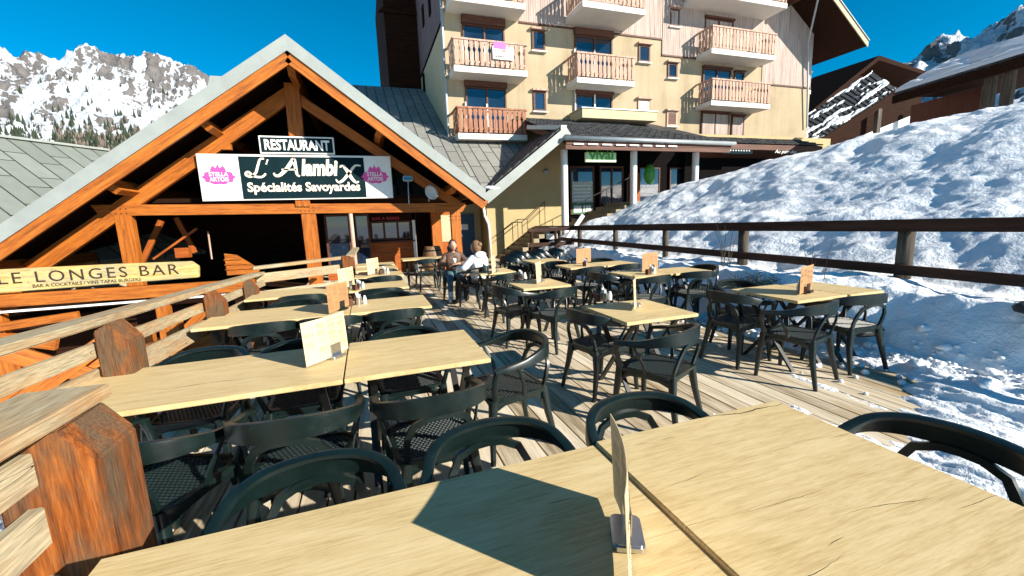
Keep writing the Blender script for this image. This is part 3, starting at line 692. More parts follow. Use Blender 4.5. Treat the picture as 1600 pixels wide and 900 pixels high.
# darker projecting tower at the back left
mb = MB(); mb.box((2.0, 27, 0), (3.87, 36, 17)); mb.build('stair_tower', 'darkwood', A)
mb = MB(); mb.prism([(1.7, 13.55), (1.95, 13.8), (4, 13.8), (4, 13.55)], 'y', 26.8, 27); mb.build('tower_eave', 'darkwood', A)
# gable roof
sl_ = .69; xc = 15.05; zr = 13.0+.69*(24.95-xc); 
def rz_(x): return zr-.69*abs(x-xc)
for s_, xe in ((1, 27.95), (-1, 2.6)):
    mb = MB(); ze = rz_(xe) if s_ > 0 else 11.6+1.6
    xe2 = xe if s_ > 0 else xc-(zr-ze)/.69
    mb.prism([(xc, zr), (xe2, ze), (xe2, ze-.25), (xc, zr-.28)], 'y', 17.75, 37); rf = mb.build('roof', 'darkwood', A)
    mb = MB(); mb.prism([(xc, zr+.06), (xe2+s_*.05, ze+.06-s_*0), (xe2+s_*.05, ze+.012), (xc, zr+.012)], 'y', 17.65, 37); mb.build('roof_sheet', 'metal_grey', rf)
    mb = MB(); mb.prism([(xc, zr+.0), (xe2+s_*.03, ze+.0), (xe2+s_*.03, ze-.3), (xc, zr-.3)], 'y', 17.70, 17.745); mb.build('bargeboard', 'cream_pale' if s_ > 0 else 'darkwood', rf)
for x in (23.9, 21.0): beam('purlin', (x, 17.8, rz_(x)-.45), (x, YF+.0, rz_(x)-.45), .2, .28, 'winframe', A)
mb = MB(); mb.tube([tuple(PY(1279, -5, 18.0)), tuple(PY(1263, 65, 19.4)), tuple(PY(1261, 200, 19.5))], .05); mb.build('downpipe', 'gutter', A); mb = MB(); mb.tube([(XA0-.02, YF-.08, 13.3), (XA0-.02, YF-.08, 5.3)], .055); mb.build('downpipe', 'gutter', A)
# windows: (x0,x1,z0,z1,mullions,box,shutter)
for (x0, x1, z0, z1, mu, bx, sh) in (
    (4.75, 6.68, 5.4, 7.62, (5.75,), .34, None), (4.75, 6.70, 8.1, 10.22, (5.75,), .34, None),
    (10.28, 12.36, 6.40, 7.62, (11.35,), .28, None), (10.28, 12.36, 8.1, 10.30, (11.35,), .32, None),
    (18.05, 20.0, 7.5, 9.42, (19.0,), .10, None), (20.25, 20.95, 8.4, 9.36, (), .06, None),
    (18.05, 20.0, 5.4, 7.10, (19.0,), .12, 'clad'), (20.20, 21.1, 5.6, 7.0, (), .1, 'clad'),
    (18.05, 20.0, 10.2, 11.9, (19.0,), .1, None)):
    f = window(A, x0, x1, z0, z1, YF-.001, .07, .09, mu, box=bx, shutter=sh)
    if z0 in (5.4, 8.1, 6.4) and x0 < 12:
        mb = MB(); mb.box((x0-.06, YF-.12, z0), (x0-.002, YF-.01, z0+1.55)); mb.build('window_post', 'slab', f); mb = MB(); mb.box(((x0+x1)/2-.04, YF-.14, z0), ((x0+x1)/2+.04, YF-.10, z0+1.5)); mb.build('window_post', 'slab', f)
for (x0, x1, z0, z1, sh) in ((8.06, 8.72, 9.42, 10.3, None), (8.05, 8.70, 6.72, 7.62, None), (13.92, 14.62, 9.38, 10.2, None), (13.92, 14.66, 6.6, 7.56, 'white'),
                         (15.74, 16.36, 8.74, 9.48, None), (15.74, 16.42, 6.3, 7.06, 'winframe'), (15.8, 16.4, 11.25, 12.1, None)):
    f = window(A, x0, x1, z0, z1, YF-.001, .09, .06, (), frame='winframe' if sh is None else 'slat', shutter=sh)
    mb = MB(); mb.box((x0-.06, YF-.16, z0-.07), (x1+.06, YF-.002, z0-.01)); mb.build('sill', 'slab', f)
    mb = MB(); mb.box((x0-.08, YF-.2, z1+.01), (x1+.08, YF-.002, z1+.1)); mb.build('lintel', 'slat', f)
# balconies
def balcony(x0, x1, zs, y0, slat, seed, y1=YF, top=None):
    rnd = random.Random(seed); mb = MB(); mb.box((x0, y0, zs-.24), (x1, y1-.001, zs)); s_ = mb.build('balcony', 'slab', A)
    r = MB(); zt = zs+1.05; zb = zs+.05
    r.box((x0-.01, y0-.03, zt-.02), (x1+.01, y0+.05, zt+.05)); r.box((x0-.03, y0+.05, zt-.02), (x0+.05, y1, zt+.05)); r.box((x1-.05, y0+.05, zt-.02), (x1+.03, y1, zt+.05))
    r.box((x0+.02, y0+.03, zb+.12), (x1-.02, y0+.06, zb+.2)); r.box((x0+.02, y0+.03, zt-.16), (x1-.02, y0+.06, zt-.09))
    def put_slat(p, horizontal):
        wv = .085; n = []
        prof = [(-wv*.9, 0), (-wv, .05), (-wv*.7, .12), (-wv, .2), (-wv, .52), (-wv*.55, .60), (-wv*.55, .66), (-wv, .74), (-wv, .97)]
        prof = [(a, zb+b) for a, b in prof]+[(-a, zb+b) for a, b in reversed(prof)]
        if horizontal: r.prism([(p+a, b) for a, b in prof], 'y', y0-.0, y0+.025)
        else:
            xx, yy = p; r.prism([(yy+a, b) for a, b in prof], 'x', xx, xx+.025)
    x = x0+.12
    while x < x1-.08: put_slat(x, True); x += .225
    y = y0+.18
    while y < y1-.08: put_slat((x0, y), False); put_slat((x1-.03, y), False); y += .225
    for xx in (x0+.03, x1-.09): r.box((xx, y0+.026, zs), (xx+.06, y0+.086, zt))
    r.build('railing', slat, s_); return s_
for i, (x0, x1, zs, y0, sm) in enumerate(((4.08, 7.25, 5.38, 18.5, 'slat_red'), (4.05, 7.35, 8.10, 18.5, 'slat'), (4.05, 7.35, 10.83, 18.5, 'slat'),
        (9.80, 12.93, 8.03, 18.5, 'slat'), (9.80, 13.05, 10.98, 17.9, 'slat'), (17.65, 21.75, 7.42, 18.5, 'slat'), (17.55, 21.95, 9.95, 18.5, 'slat'), (16.6, 22.2, 12.45, 18.2, 'slat'), (24.9+1.36, 27.2, 9.0, 20.3, 'slat_red'))):
    balcony(x0, x1, zs, y0, sm, i, YF if i < 8 else 23)
# cream parapet above the arcade roof and flat canopies
mb = MB(); mb.box((9.95, 18.3, 6.2), (14.1, 19.6, 6.62)); mb.build('parapet', 'cream_pale', A)
mb = MB(); mb.box((9.9, 18.25, 6.625), (14.15, 19.6, 6.66)); mb.build('parapet_cap', 'gutter', A)
mb = MB(); mb.blob(tuple(PY(889, 138, 19.6)), .09, 2, 0, (1, .6, 1)); mb.build('lamp', 'white', A, smooth=True)
rebase(A, (15, 19.65, 0))
# banner on a balcony
t = thing('balcony_banner', 'white estate banner with pink heading hung on the second balcony of the left column', 'banner', (5.75, 18.42, 8.45))
mb = MB(); mb.box((0, 0, 0), (.95, .02, .52)); mb.build('cloth', 'paper', t)
mb = MB(); mb.box((.05, -.01, .42), (.6, -.002, .68)); mb.build('pink_strip', 'pink', t)
text('lettering', 'A LOUER', 'redink', t, .5, .1, (.1, -.014, .3)); text('lettering', 'a.bara', 'carved', t, .4, .09, (.12, -.014, .08))
# ---- arcade with shop
S = thing('shop_arcade', 'shop arcade with white columns and dark tiled roof before the apartment block', 'building')
def tiled(name, o0, ux, uy, w_, l_, parent, mat='tile', tw=.34, tl=.42, tri=None):
    """rows of overlapping tiles on a slope; ux along the eave, uy up the slope"""
    ux = V(ux).normalized(); uy = V(uy).normalized(); n = ux.cross(uy).normalized(); o0 = V(o0); mb = MB()
    nu = int(w_/tw); nv = int(l_/tl)
    mb.add([o0, o0+ux*w_, o0+ux*w_+uy*l_, o0+uy*l_], [(0, 1, 2, 3)])
    for j in range(nv):
        for i in range(nu):
            if tri and not tri((i+.5)/nu, (j+.5)/nv): continue
            k = (j % 2)*tw*.5; a = o0+ux*(i*tw+k*.0+.01)+uy*(j*tl-.04); lift = .075+random.uniform(0, .02)
            p = [a+n*lift, a+ux*(tw-.03)+n*(lift-.01), a+ux*(tw-.03)+uy*(tl+.06)+n*.02, a+uy*(tl+.06)+n*.025]
            q = [a+n*.015, a+ux*(tw-.03)+n*.015]
            mb.add(p+q, [(0, 1, 2, 3), (4, 5, 1, 0), (4, 0, 3), (5, 2, 1)])
    return mb.build(name, mat, parent)
e0 = PY(884, 214, 14.4); ze = e0.z; ex0 = e0.x; ex1 = 14.9
ang = math.atan2(6.35-ze, 19.6-14.4); L = math.hypot(6.35-ze, 5.2)
tiled('arcade_roof', (ex0, 14.4, ze), (1, 0, 0), (0, math.cos(ang), math.sin(ang)), ex1-ex0, L, S, tri=lambda a, b: a < 1-.35*b)
mb = MB(); mb.prism([(14.4, ze-.05), (19.6, 6.30), (19.6, 6.0), (14.4, ze-.25)], 'x', ex0+.02, ex1-.02); mb.build('roof_structure', 'winframe', S)
mb = MB(); mb.tube([(ex0-.1, 14.32, ze-.04), (ex1+.1, 14.32, ze-.08)], .085, 10); mb.build('gutter', 'gutter', S, smooth=True)
mb = MB(); mb.box((ex0, 14.42, ze-.42), (ex1-.05, 14.5, ze-.06)); mb.build('fascia', 'winframe', S)
mb = MB()
x = ex0+.3
while x < ex0+5: mb.box((x, 14.36, ze-.26), (x+.42, 14.40, ze-.21)); x += .6
mb.build('fascia_clips', 'white', S)
mb = MB()
for (x, zb) in ((7.5, .25), (10.66, 1.3), (13.85, 1.3)): mb.tube([(x, 15.3, zb), (x, 15.3, 4.45)], .13, 14)
mb.build('column', 'white', S, smooth=True) if False else None
for (x, zb) in ((7.5, -.02), (10.68, 1.2), (13.85, 1.2)):
    mb = MB(); mb.tube([(x, 15.3, zb), (x, 15.3, ze-.3)], .14, 16); mb.build('column', 'white', S, smooth=True, autos=True)
a0 = PY(757, 311, 14.5); a1 = PY(884, 205, 14.5); sr_ = (a1.z-a0.z)/(a1.x-a0.x)
def rkz(x): return a0.z+sr_*(x-a0.x)-.12
mb = MB(); mb.prism([(4.93, -.1), (8.7, -.1), (8.7, rkz(8.0)), (8.0, rkz(8.0)), (4.93, rkz(4.93))], 'y', 17.6, 17.9); mb.build('end_wall', 'tan', S)
mb = MB(); mb.box((8.71, 18.0, 1.2), (26, 18.2, 5.6)); mb.box((4.95, 17.91, 0), (5.15, 19, 2.4)); mb.build('shop_wall', 'tan', S)
mb = MB(); mb.box((9.0, 17.96, 1.25), (26, 17.99, 4.9)); mb.build('shop_shade_sheet', 'black', S)  # black sheet over the shop wall, the arcade's shade put into its colour
f = window(S, 9.05, 10.3, 1.75, 3.95, 17.9, .07, .06, (), frame='winframe', name='shop_window')
mb = MB(); mb.box((9.12, 17.82, 2.3), (10.2, 17.83, 3.25)); mb.build('poster', 'poster', S)
mb = MB(); mb.box((9.12, 17.82, 1.78), (10.2, 17.83, 2.28)); mb.build('poster', 'greenposter', S)
mb = MB()
for k in range(5): mb.box((9.2, 17.81, 2.4+.16*k), (10.1, 17.819, 2.44+.16*k))
for k in range(2): mb.box((9.2+.5*k, 17.81, 1.85), (9.6+.5*k, 17.819, 2.15))
mb.build('price_list', 'paper', S)
f = window(S, 10.6, 11.9, 1.3, 3.95, 17.9, .08, .06, (11.25,), name='shop_door')
f = window(S, 12.8, 14.0, 1.6, 3.9, 17.9, .05, .06, (), name='shop_window')
f = window(S, 14.6, 16.4, 1.6, 3.9, 17.9, .05, .06, (15.5,), name='shop_window')
mb = MB(); mb.box((12.2, 17.5, 1.3), (12.6, 17.9, 3.6)); mb.build('timber_post', 'orange_b', S)
mb = MB(); mb.blob((12.9, 17.2, 3.5), .45, 2, .05, (.7, .3, 1.1)); mb.build('plant_sign', 'green_bag', S, smooth=True)
# left falling rake roof with grey fascia
YR = 14.5; a0 = PY(757, 311, YR); a1 = PY(884, 205, YR); d = (a1-a0); L = d.length; d.normalize(); n = V((-d.z, 0, d.x))
beam('rake_fascia', a0-n*.03, a1-n*.03+d*.1, .06, .34, 'metal_grey', S, bevel=.004)
tiled('rake_roof', a1+n*.16+V((0, .05, 0)), (0, 1, 0), tuple(-d), 4.0, L, S)
mb = MB(); mb.prism([(a0.x, a0.z+.1), (a1.x, a1.z+.1), (a1.x, a1.z-.08), (a0.x, a0.z-.08)], 'y', YR+.04, 18.6); mb.build('rake_deck', 'winframe', S)
mb = MB(); mb.bar(a1+n*.16+V((.02, 0, .0)), a1+n*.18+V((.02, 3.4, .7)), .22, .16); mb.build('ridge_cap', 'slab', S)
mb = MB(); p0 = PY(764, 306, YR+.2); mb.blob(p0+V((.12, 0, .25)), .22, 2, .2, (1.5, 1.2, .4)); mb.build('snow_remnant', 'snow_cap', S, smooth=True)
# wall lamp
mb = MB(); c_ = PY(853, 268, 17.58); mb.lathe([(.001, .08), (.09, .06), (.13, 0)], (0, 0, 0), 16); o = mb.build('wall_lamp', 'gutter', S, smooth=True); o.location = c_; o.rotation_euler = (math.radians(90), 0, 0)
# blue door in the passage
mb = MB(); mb.box((3.2, 18.75, 0), (4.94, 18.9, 2.6)); mb.build('passage_wall', 'cream_pale', S)
mb = MB(); mb.box((3.9, 18.66, 0), (4.62, 18.72, 1.93)); dr = mb.build('door', 'bluedoor', S)
mb = MB(); mb.box((4.02, 18.64, 1.25), (4.32, 18.65, 1.5)); mb.build('notice', 'paper', dr)
mb = MB(); mb.box((4.0, 18.6, .95), (4.03, 18.655, 1.05)); mb.build('handle', 'steel', dr)
# drainpipe
mb = MB(); mb.tube([tuple(PY(755, 321, 17.4)), tuple(PY(757, 337, 17.4)), (4.93, 17.45, 1.5), (4.98, 17.5, 1.2), (4.98, 17.5, .02)], .065, 10)
mb.build('drainpipe', 'white', S, smooth=True)
rebase(S, (9, 15.3, 0))
# hanging shop sign
t = thing('shop_sign', 'pale green hanging sign reading vival under the arcade roof', 'sign', (9.0, 14.9, 3.95))
p = PY(915, 253, 14.9); q = PY(963, 238, 14.9); t.location = (p.x, 14.9, p.z); w_ = q.x-p.x
mb = MB(); mb.box((0, 0, 0), (w_, .08, .36)); mb.build('panel', 'greensign', t, bevel=.01)
text('lettering', 'vival', 'greenink', t, w_*.8, .40, (w_*.1, -.006, .08), bold=.03)
mb = MB()
for k in range(3): mb.bar((.08+k*w_/3, .035, .37), (.10+k*w_/3, .035, .46+.05*(k % 3)), .02, .03)
mb.box((.06, .022, .365), (w_-.06, .048, .385)); mb.build('hanger', 'greenink', t)
# second canopy and roofs right of the arcade
t = thing('side_canopy', 'low dark tiled canopy roof with small shop signs right of the arcade', 'building')
p0 = PY(1110, 222, 16.5); 
tiled('roof', (p0.x, 16.5, p0.z), (1, 0, 0), (0, .94, .33), 7.5, 2.9, t)
mb = MB(); mb.prism([(16.5, p0.z-.05), (19.2, p0.z+.88), (19.2, p0.z-.9), (16.5, p0.z-.3)], 'x', p0.x, p0.x+7.5); mb.build('roof_structure', 'winframe', t)
mb = MB(); mb.box((p0.x-.5, 17.6, 1.2), (p0.x+9, 17.8, p0.z)); mb.build('shop_front', 'black', t)
a = PY(1128, 240, 16.6); b = PY(1175, 233, 16.6)
mb = MB(); mb.box((a.x, 16.55, a.z), (b.x, 16.6, a.z+.42)); sg = mb.build('shop_board', 'signdark', t); text('lettering', 'sherpa ski', 'letterwhite', sg, (b.x-a.x)*.55, .16, (a.x+.3, 16.54, a.z+.1)) if False else None
mb = MB()
for k in range(9): mb.box((a.x+.25+k*.17, 16.53, a.z+.12), (a.x+.33+k*.17, 16.548, a.z+.30))
mb.build('board_marks', 'gutter', sg)
a = PY(1198, 243, 16.9); text('lettering', 'Au pain des', 'letterwhite', t, 1.5, .22, (a.x, 16.45, a.z), shear=.3)
rebase(t, (p0.x, 17, 0))
# ---- stairs
t = thing('concrete_stairs', 'concrete flight of steps climbing beside the cream wall to the shop', 'stairs', (5.25, 16.6, 0))
mb = MB(); n_ = 8
for k in range(n_): mb.box((.15+k*.24, -.75, 0), (2.1+.05, .93, .165*(k+1)-.001*k))
mb.build('flight', 'concrete', t)
mb = MB()
for k in range(6): mb.box((3.4+k*.42, -1.2, 1.0), (6.4, 1.2, 1.25+.16*(k+1)))
mb.box((2.1, -.7, 0), (3.95, .95, 1.2)); mb.build('landing', 'concrete', t)
mb = MB()
for (xa, za, xb, zb) in ((-.0, .95, 1.0, 1.62), (1.0, 1.62, 1.45, 1.62), (1.45, 1.62, 2.3, 2.35)): mb.tube([(xa, .8, za), (xb, .8, zb)], .018)
for (xa, za, xb, zb) in ((.0, .75, 1.0, 1.42), (1.45, 1.42, 2.3, 2.1)): mb.tube([(xa, .8, za), (xb, .8, zb)], .012)
for (x, z0, z1) in ((.35, .3, 1.18), (1.0, .8, 1.62), (1.45, 1.1, 1.62), (2.3, 1.2, 2.35)): mb.tube([(x, .8, z0), (x, .8, z1)], .014)
mb.build('handrail', 'dkmetal', t); mb = MB(); mb.tube([(3.0, -.9, 2.15), (5.5, -.9, 3.2)], .02)
for x in (3.4, 4.4, 5.4): mb.tube([(x, -.9, 1.3+(x-3.2)*.35), (x, -.9, 2.15+(x-3.0)*.42)], .015)
mb.build('handrail', 'dkmetal', t)
# white plank leaning by the column
t = thing('white_trestle', 'white painted bench board with a slanting leg by the first arcade column', 'bench')
mb = MB(); mb.bar(PY(860, 357, 13.6), PY(897, 354, 13.6), .5, .06); mb.build('seat', 'white', t)
mb = MB(); mb.bar(PY(911, 336, 13.6), PY(884, 376, 13.6), .07, .14); mb.build('leg', 'white', t)
mb = MB(); mb.box(tuple(PY(856, 374, 13.6)), tuple(PY(868, 365, 13.75))); mb.build('block', 'white', t)
mb = MB(); mb.bar(PY(897, 360, 13.6), PY(882, 383, 13.9), .04, .06); mb.build('brace', 'white', t)
rebase(t, tuple(PY(885, 376, 13.6)))
# ---- left neighbour roof
t = thing('neighbour_house', 'house at the left edge with a broad grey green seamed metal roof', 'building')
a = PZ(-60, 207, 5.0); b = PZ(168, 236, 5.0); rd = (b-a).normalized(); dn = V((rd.y, -rd.x, 0)); sl2 = math.radians(33); dv = dn*math.cos(sl2)-V((0, 0, math.sin(sl2)))
def roof_local(o0, x_, y_, w_, l_, name, mat, par, th=.1):
    z_ = x_.cross(y_).normalized(); Mx = Matrix((x_, y_, z_)).transposed().to_4x4(); Mx.translation = o0
    mb = MB(); mb.box((0, 0, -th), (w_, l_, 0)); o = mb.build(name, mat, par); o.matrix_world = Mx; return o
roof_local(a-rd*8, dv, rd, 7.5, (b-a).length+8, 'roof', 'seam_green', t)
a2 = PZ(168, 238, 4.9); b2 = PZ(235, 247, 4.9); roof_local(a2+V((0, 0, -.06)), dv, rd, 5, 6, 'roof', 'seam_green', t)
mb = MB(); mb.bar(a-rd*8+V((0, 0, .04)), b+V((0, 0, .04)), .25, .08); mb.build('ridge_cap', 'metal_grey', t)
c0 = a-rd*4+dn*3; mb = MB()
for k in (0,): 
    p = [a-rd*7+dn*.3, b-rd*.3+dn*.3, b-rd*.3+dn*5.6, a-rd*7+dn*5.6]; mb.add([(q.x, q.y, -2) for q in p]+[(q.x, q.y, 4.6 if i < 2 else 1.3) for i, q in enumerate(p)], [(0, 1, 2, 3), (4, 5, 6, 7), (0, 1, 5, 4), (1, 2, 6, 5), (2, 3, 7, 6), (3, 0, 4, 7)])
mb.build('wall', 'cream', t)
rebase(t, (b.x, b.y, -2))
# small grey roof peeping over the restaurant's left slope
t = thing('rear_roof', 'small grey metal roof end showing above the left slope of the restaurant roof', 'roof')
a = PY(313, 160, 19); b = PY(328, 118, 19); c = PY(352, 120, 19); mb = MB(); mb.prism([(a.x, a.z-1), (a.x+.1, a.z), (b.x, b.z), (c.x+.8, b.z), (c.x+1.5, a.z-1)], 'y', 19, 22); mb.build('sheeting', 'metal_grey', t)
mb = MB(); mb.box((a.x+.3, 19.3, 0), (c.x+1.0, 21.8, a.z-.9)); mb.build('wall', 'winframe', t); rebase(t, (b.x, 20, 0))
# ---- houses above the snow bank on the right
def eave_frame(F, N, deg):
    dr_ = (N-F); L = dr_.length; dr_.normalize(); inw = V((-dr_.y, dr_.x, 0))
    if inw.dot(F) < 0: inw = -inw
    a = math.radians(deg); return dr_, inw.normalized(), inw.normalized()*math.cos(a)+V((0, 0, math.sin(a))), L
def hit(px, py, F, a, b):
    n = a.cross(b); v = ray(px, py); o = V((0, 0, H)); q = o+v*((F-o).dot(n)/v.dot(n))-F; return q.dot(a), q.dot(b)
def snowy_roof(t, F, N, deg, top, th, seed, fascia=.3):
    dr_, inw, upv, L = eave_frame(F, N, deg)
    uv = sorted([hit(x, y, F, dr_, upv) for x, y in top]); us = [a for a, b in uv]; ls = [min(max(b, .4), 14) for a, b in uv]
    def rl(u_): return float(np.interp(u_, us, ls))
    n_ = 60; mb = MB(); 
    for i in range(n_+1):
        u_ = L*i/n_; mb.v += [tuple(F+dr_*u_+V((0, 0, -.03))), tuple(F+dr_*u_+upv*rl(u_)+V((0, 0, -.03)))]
    mb.f = [(2*i, 2*i+2, 2*i+3, 2*i+1) for i in range(n_)]; mb.build('roof_deck', 'tile', t)
    mx = max(ls); o = tiled('roof', F, tuple(dr_), tuple(upv), L, mx, t, tw=.6, tl=.6, tri=lambda a, b: b*mx < rl(a*L)-.2)
    bm = bmesh.new(); bm.from_mesh(o.data); bmesh.ops.delete(bm, geom=[f for f in bm.faces if f.calc_area() > 5], context='FACES'); bm.to_mesh(o.data); bm.free()
    mb = MB(); nu, nv = 240, 40
    for i in range(nu):
        for j in range(nv):
            u_ = i/(nu-1)*L; v_ = j/(nv-1)*rl(u_)+.02
            nn = float(fbm(np.array(u_*.5+v_*.5+seed), np.array(v_*1.3), 4)); hh = min(max(-.12, (nn-th(u_, v_))*.9), .16); mb.v.append(tuple(F+dr_*u_+upv*v_+V((0, 0, hh*min(1, v_/.15)+.08))))
    mb.f = [(i*nv+j, (i+1)*nv+j, (i+1)*nv+j+1, i*nv+j+1) for i in range(nu-1) for j in range(nv-1)]; mb.build('snow_cover', 'snow_cap', t, smooth=True)
    mb = MB(); mb.bar(F+V((0, 0, -.05-fascia/2)), F+dr_*L+V((0, 0, -.05-fascia/2)), .14, fascia); mb.build('fascia', 'darkwood', t)
    mb = MB(); a = F+inw*.1+V((0, 0, -.12)); b = a+dr_*L; mb.add([a, b, b+inw*5, a+inw*5, a+V((0, 0, .1)), b+V((0, 0, .1)), b+inw*5+V((0, 0, .1)), a+inw*5+V((0, 0, .1))], [(0, 1, 2, 3), (4, 5, 6, 7), (0, 1, 5, 4), (1, 2, 6, 5), (2, 3, 7, 6), (3, 0, 4, 7)]); mb.build('soffit', 'darkwood', t)
    return dr_, inw, upv, L
J = PZ(1398, 148, 7.0); NC = PZ(1600, 87, 7.0)
t = thing('tiled_chalet', 'chalet with a dark tiled roof striped with snow patches right of the apartment block', 'house')
P2_ = PY(1258, 234, 24); P4_ = PY(1402, 141, 24); P1_ = PY(1213, 214, 27.5); P3_ = PY(1363, 113, 27.5)
def bil(a, b): return (P2_*(1-a)+P1_*a)*(1-b)+(P4_*(1-a)+P3_*a)*b      # a: away along the eave, b: up the slope
nrm = (P4_-P2_).cross(P1_-P2_).normalized()
if nrm.z < 0: nrm = -nrm
mb = MB(); mb.add([bil(0, 0), bil(1, 0), bil(1, 1), bil(0, 1), bil(0, 0)-V((0, 0, .25)), bil(1, 0)-V((0, 0, .25)), bil(1, 1)-V((0, 0, .25)), bil(0, 1)-V((0, 0, .25))], [(0, 1, 2, 3), (4, 5, 6, 7), (0, 1, 5, 4), (1, 2, 6, 5), (2, 3, 7, 6), (3, 0, 4, 7)]); mb.build('roof_deck', 'tile', t)
mb = MB(); na, nb = 27, 22
for i in range(na):
    for j in range(nb):
        a0_, a1_ = (i+.04)/na, (i+.86)/na; b0_, b1_ = j/nb-.004, (j+1.1)/nb
        q = [bil(a0_, b0_)+nrm*.13, bil(a1_, b0_)+nrm*.13, bil(a1_, min(b1_, 1))+nrm*.06, bil(a0_, min(b1_, 1))+nrm*.06]; s_ = [bil(a0_, b0_)+nrm*.01, bil(a1_, b0_)+nrm*.01]
        mb.add(q+s_, [(0, 1, 2, 3), (4, 5, 1, 0), (4, 0, 3), (5, 2, 1)])
mb.build('roof_tiles', 'tile', t)
mb = MB(); nu, nv = 150, 220
for i in range(nu):
    for j in range(nv):
        a, b = i/(nu-1), j/(nv-1); nn = float(fbm(np.array(a*9), np.array(b*7.+a*2), 4)); nn += .25*(float(fbm(np.array(a*40), np.array(b*26.), 2))-.5); th = .50 if a < .35+.12*math.sin(b*9) else .60
        mb.v.append(tuple(bil(a, b)+nrm*(.07+min(max(-.2, (nn-th)*1.6), .12))))
mb.f = [(i*nv+j, (i+1)*nv+j, (i+1)*nv+j+1, i*nv+j+1) for i in range(nu-1) for j in range(nv-1)]; mb.build('snow_cover', 'snow_cap', t, smooth=True)
beam('fascia', P2_+V((0, -.1, -.2)), P4_+V((0, -.1, -.2)), .12, .55, 'darkwood', t)
mb = MB(); mb.prism([(P2_.x+1.5, 0), (P4_.x+5, 0), (P4_.x+5, P4_.z), (P4_.x, P4_.z-.5), (P2_.x+1.5, P2_.z+.2)], 'y', 25.2, 25.5); mb.build('wall', 'white', t)
mb = MB(); mb.prism([(P2_.x+1.4, P2_.z-.5), (P4_.x+5.1, P4_.z-1.2), (P4_.x+5.1, P4_.z+.1), (P4_.x, P4_.z-.4), (P2_.x+1.4, P2_.z+.25)], 'y', 25.0, 25.19); mb.build('upper_boarding', 'darkwood', t)
for x, y in ((1322, 205), (1368, 188), (1388, 181), (1415, 172)):
    q = PY(x, y, 25.15); mb = MB(); mb.box((q.x, 25.1, q.z-.45), (q.x+.75, 25.18, q.z+.45)); mb.build('window', 'glass', t)
for x in (1372, 1428):
    q = PY(x, 190, 24.3); mb = MB(); mb.box((q.x-.22, 24.2, 1), (q.x+.22, 24.5, q.z+1.0)); mb.build('post', 'fence_post', t)
rebase(t, (P2_.x, P2_.y, 0))
t = thing('long_canopy', 'long low snow covered roof on dark posts above the snow bank at the right', 'building')
dr_, inw, upv, L = snowy_roof(t, J+V((.02, .05, 0)), NC+(NC-J)*.6, 27, [(1398, 130), (1430, 113), (1500, 92), (1600, 64), (1700, 38)], lambda u, v: .26, 9.0, .36)
a_, b_ = hit(1428, 165, J+inw*2.5, dr_, V((0, 0, 1))), hit(1536, 160, J+inw*2.5, dr_, V((0, 0, 1)))
q0 = J+inw*2.5; mb = MB(); mb.bar(q0+dr_*a_[0]+V((0, 0, -3)), q0+dr_*b_[0]+V((0, 0, -3)), .3, 5.6); mb.build('wall', 'brickbrown', t)
for x in (1545, 1573, 1640):
    u_ = hit(x, 150, J+inw*.5, dr_, V((0, 0, 1)))[0]; q = J+inw*.5+dr_*u_; mb = MB(); mb.box((q.x-.15, q.y-.15, 1), (q.x+.15, q.y+.15, 6.9)); mb.build('post', 'fence_post', t)
rebase(t, (J.x, J.y, 0))
# far chalet with gable
t = thing('gabled_chalet', 'dark roofed chalet with a brown gable behind the snowy long roof', 'house')
def poly_on(name, px, Y, depth, mat, par):
    pts = [PY(x, y, Y) for x, y in px]; mb = MB(); mb.prism([(p.x, p.z) for p in pts], 'y', Y, Y+depth); return mb.build(name, mat, par)
g = PY(1370, 88, 48); e1 = PY(1250, 185, 48); e2 = PY(1470, 122, 48)
mb = MB(); mb.prism([(g.x, g.z), (e1.x, e1.z), (e1.x, e1.z-.5), (g.x, g.z-.7), (e2.x, e2.z-.5), (e2.x, e2.z)], 'y', 47.6, 58); mb.build('roof', 'darkwood', t)
mb = MB(); mb.prism([(g.x, g.z-.72), (e1.x+3, e1.z+1.2), (e1.x+3, 0), (e2.x-.6, 0), (e2.x-.6, e2.z-.6)], 'y', 52.5, 57); mb.build('wall', 'brickbrown', t)
rebase(t, (g.x, 50, 0))
# ---- right terrace fence
t = thing('rail_fence', 'dark brown two rail timber fence on posts along the foot of the snow bank', 'fence', (6.55, 3, 0))
XP = 6.55
posts = [1.2, 3.48, 5.96, 8.1, 10.2, 12.3, 13.9]
for i, y in enumerate(posts):
    x = XP; mb = MB(); zb = float(bank_z(np.array([[x]]), np.array([[y]]))[0, 0])-.25
    mb.tube([(0, y-3, zb), (random.uniform(-.02, .02), y-3, 1.32)], .088 if y < 7 else .07, 10); mb.build('post', 'fence_post', t, smooth=True)
beam('top_rail', (XP-.10, -1.8, 1.40), (XP-.10, 14.2, 1.26), .07, .155, 'fence', None)
beam('lower_rail', (XP-.10, -1.8, .74), (XP-.10, 14.2, .89), .07, .125, 'fence', None)
for o in list(C.objects):
    if o.name.split('.')[0] in ('top_rail', 'lower_rail') and o.parent is None: o.location -= t.location; o.parent = t
# fence return at the far end
t = thing('end_fence', 'short dark fence closing the terrace in front of the stairs', 'fence', (4.9, 12.6, 0))
for x in (5.0, 5.85): 
    mb = MB(); mb.tube([(x-4.9, .05, 0), (x-4.9, .05, 1.3)], .05, 8); mb.build('post', 'fence', t)
mb = MB(); mb.box((0, 0, 1.2), (1.6, .06, 1.32)); mb.box((0, 0, .72), (1.6, .06, .84)); mb.build('rail', 'fence', t)
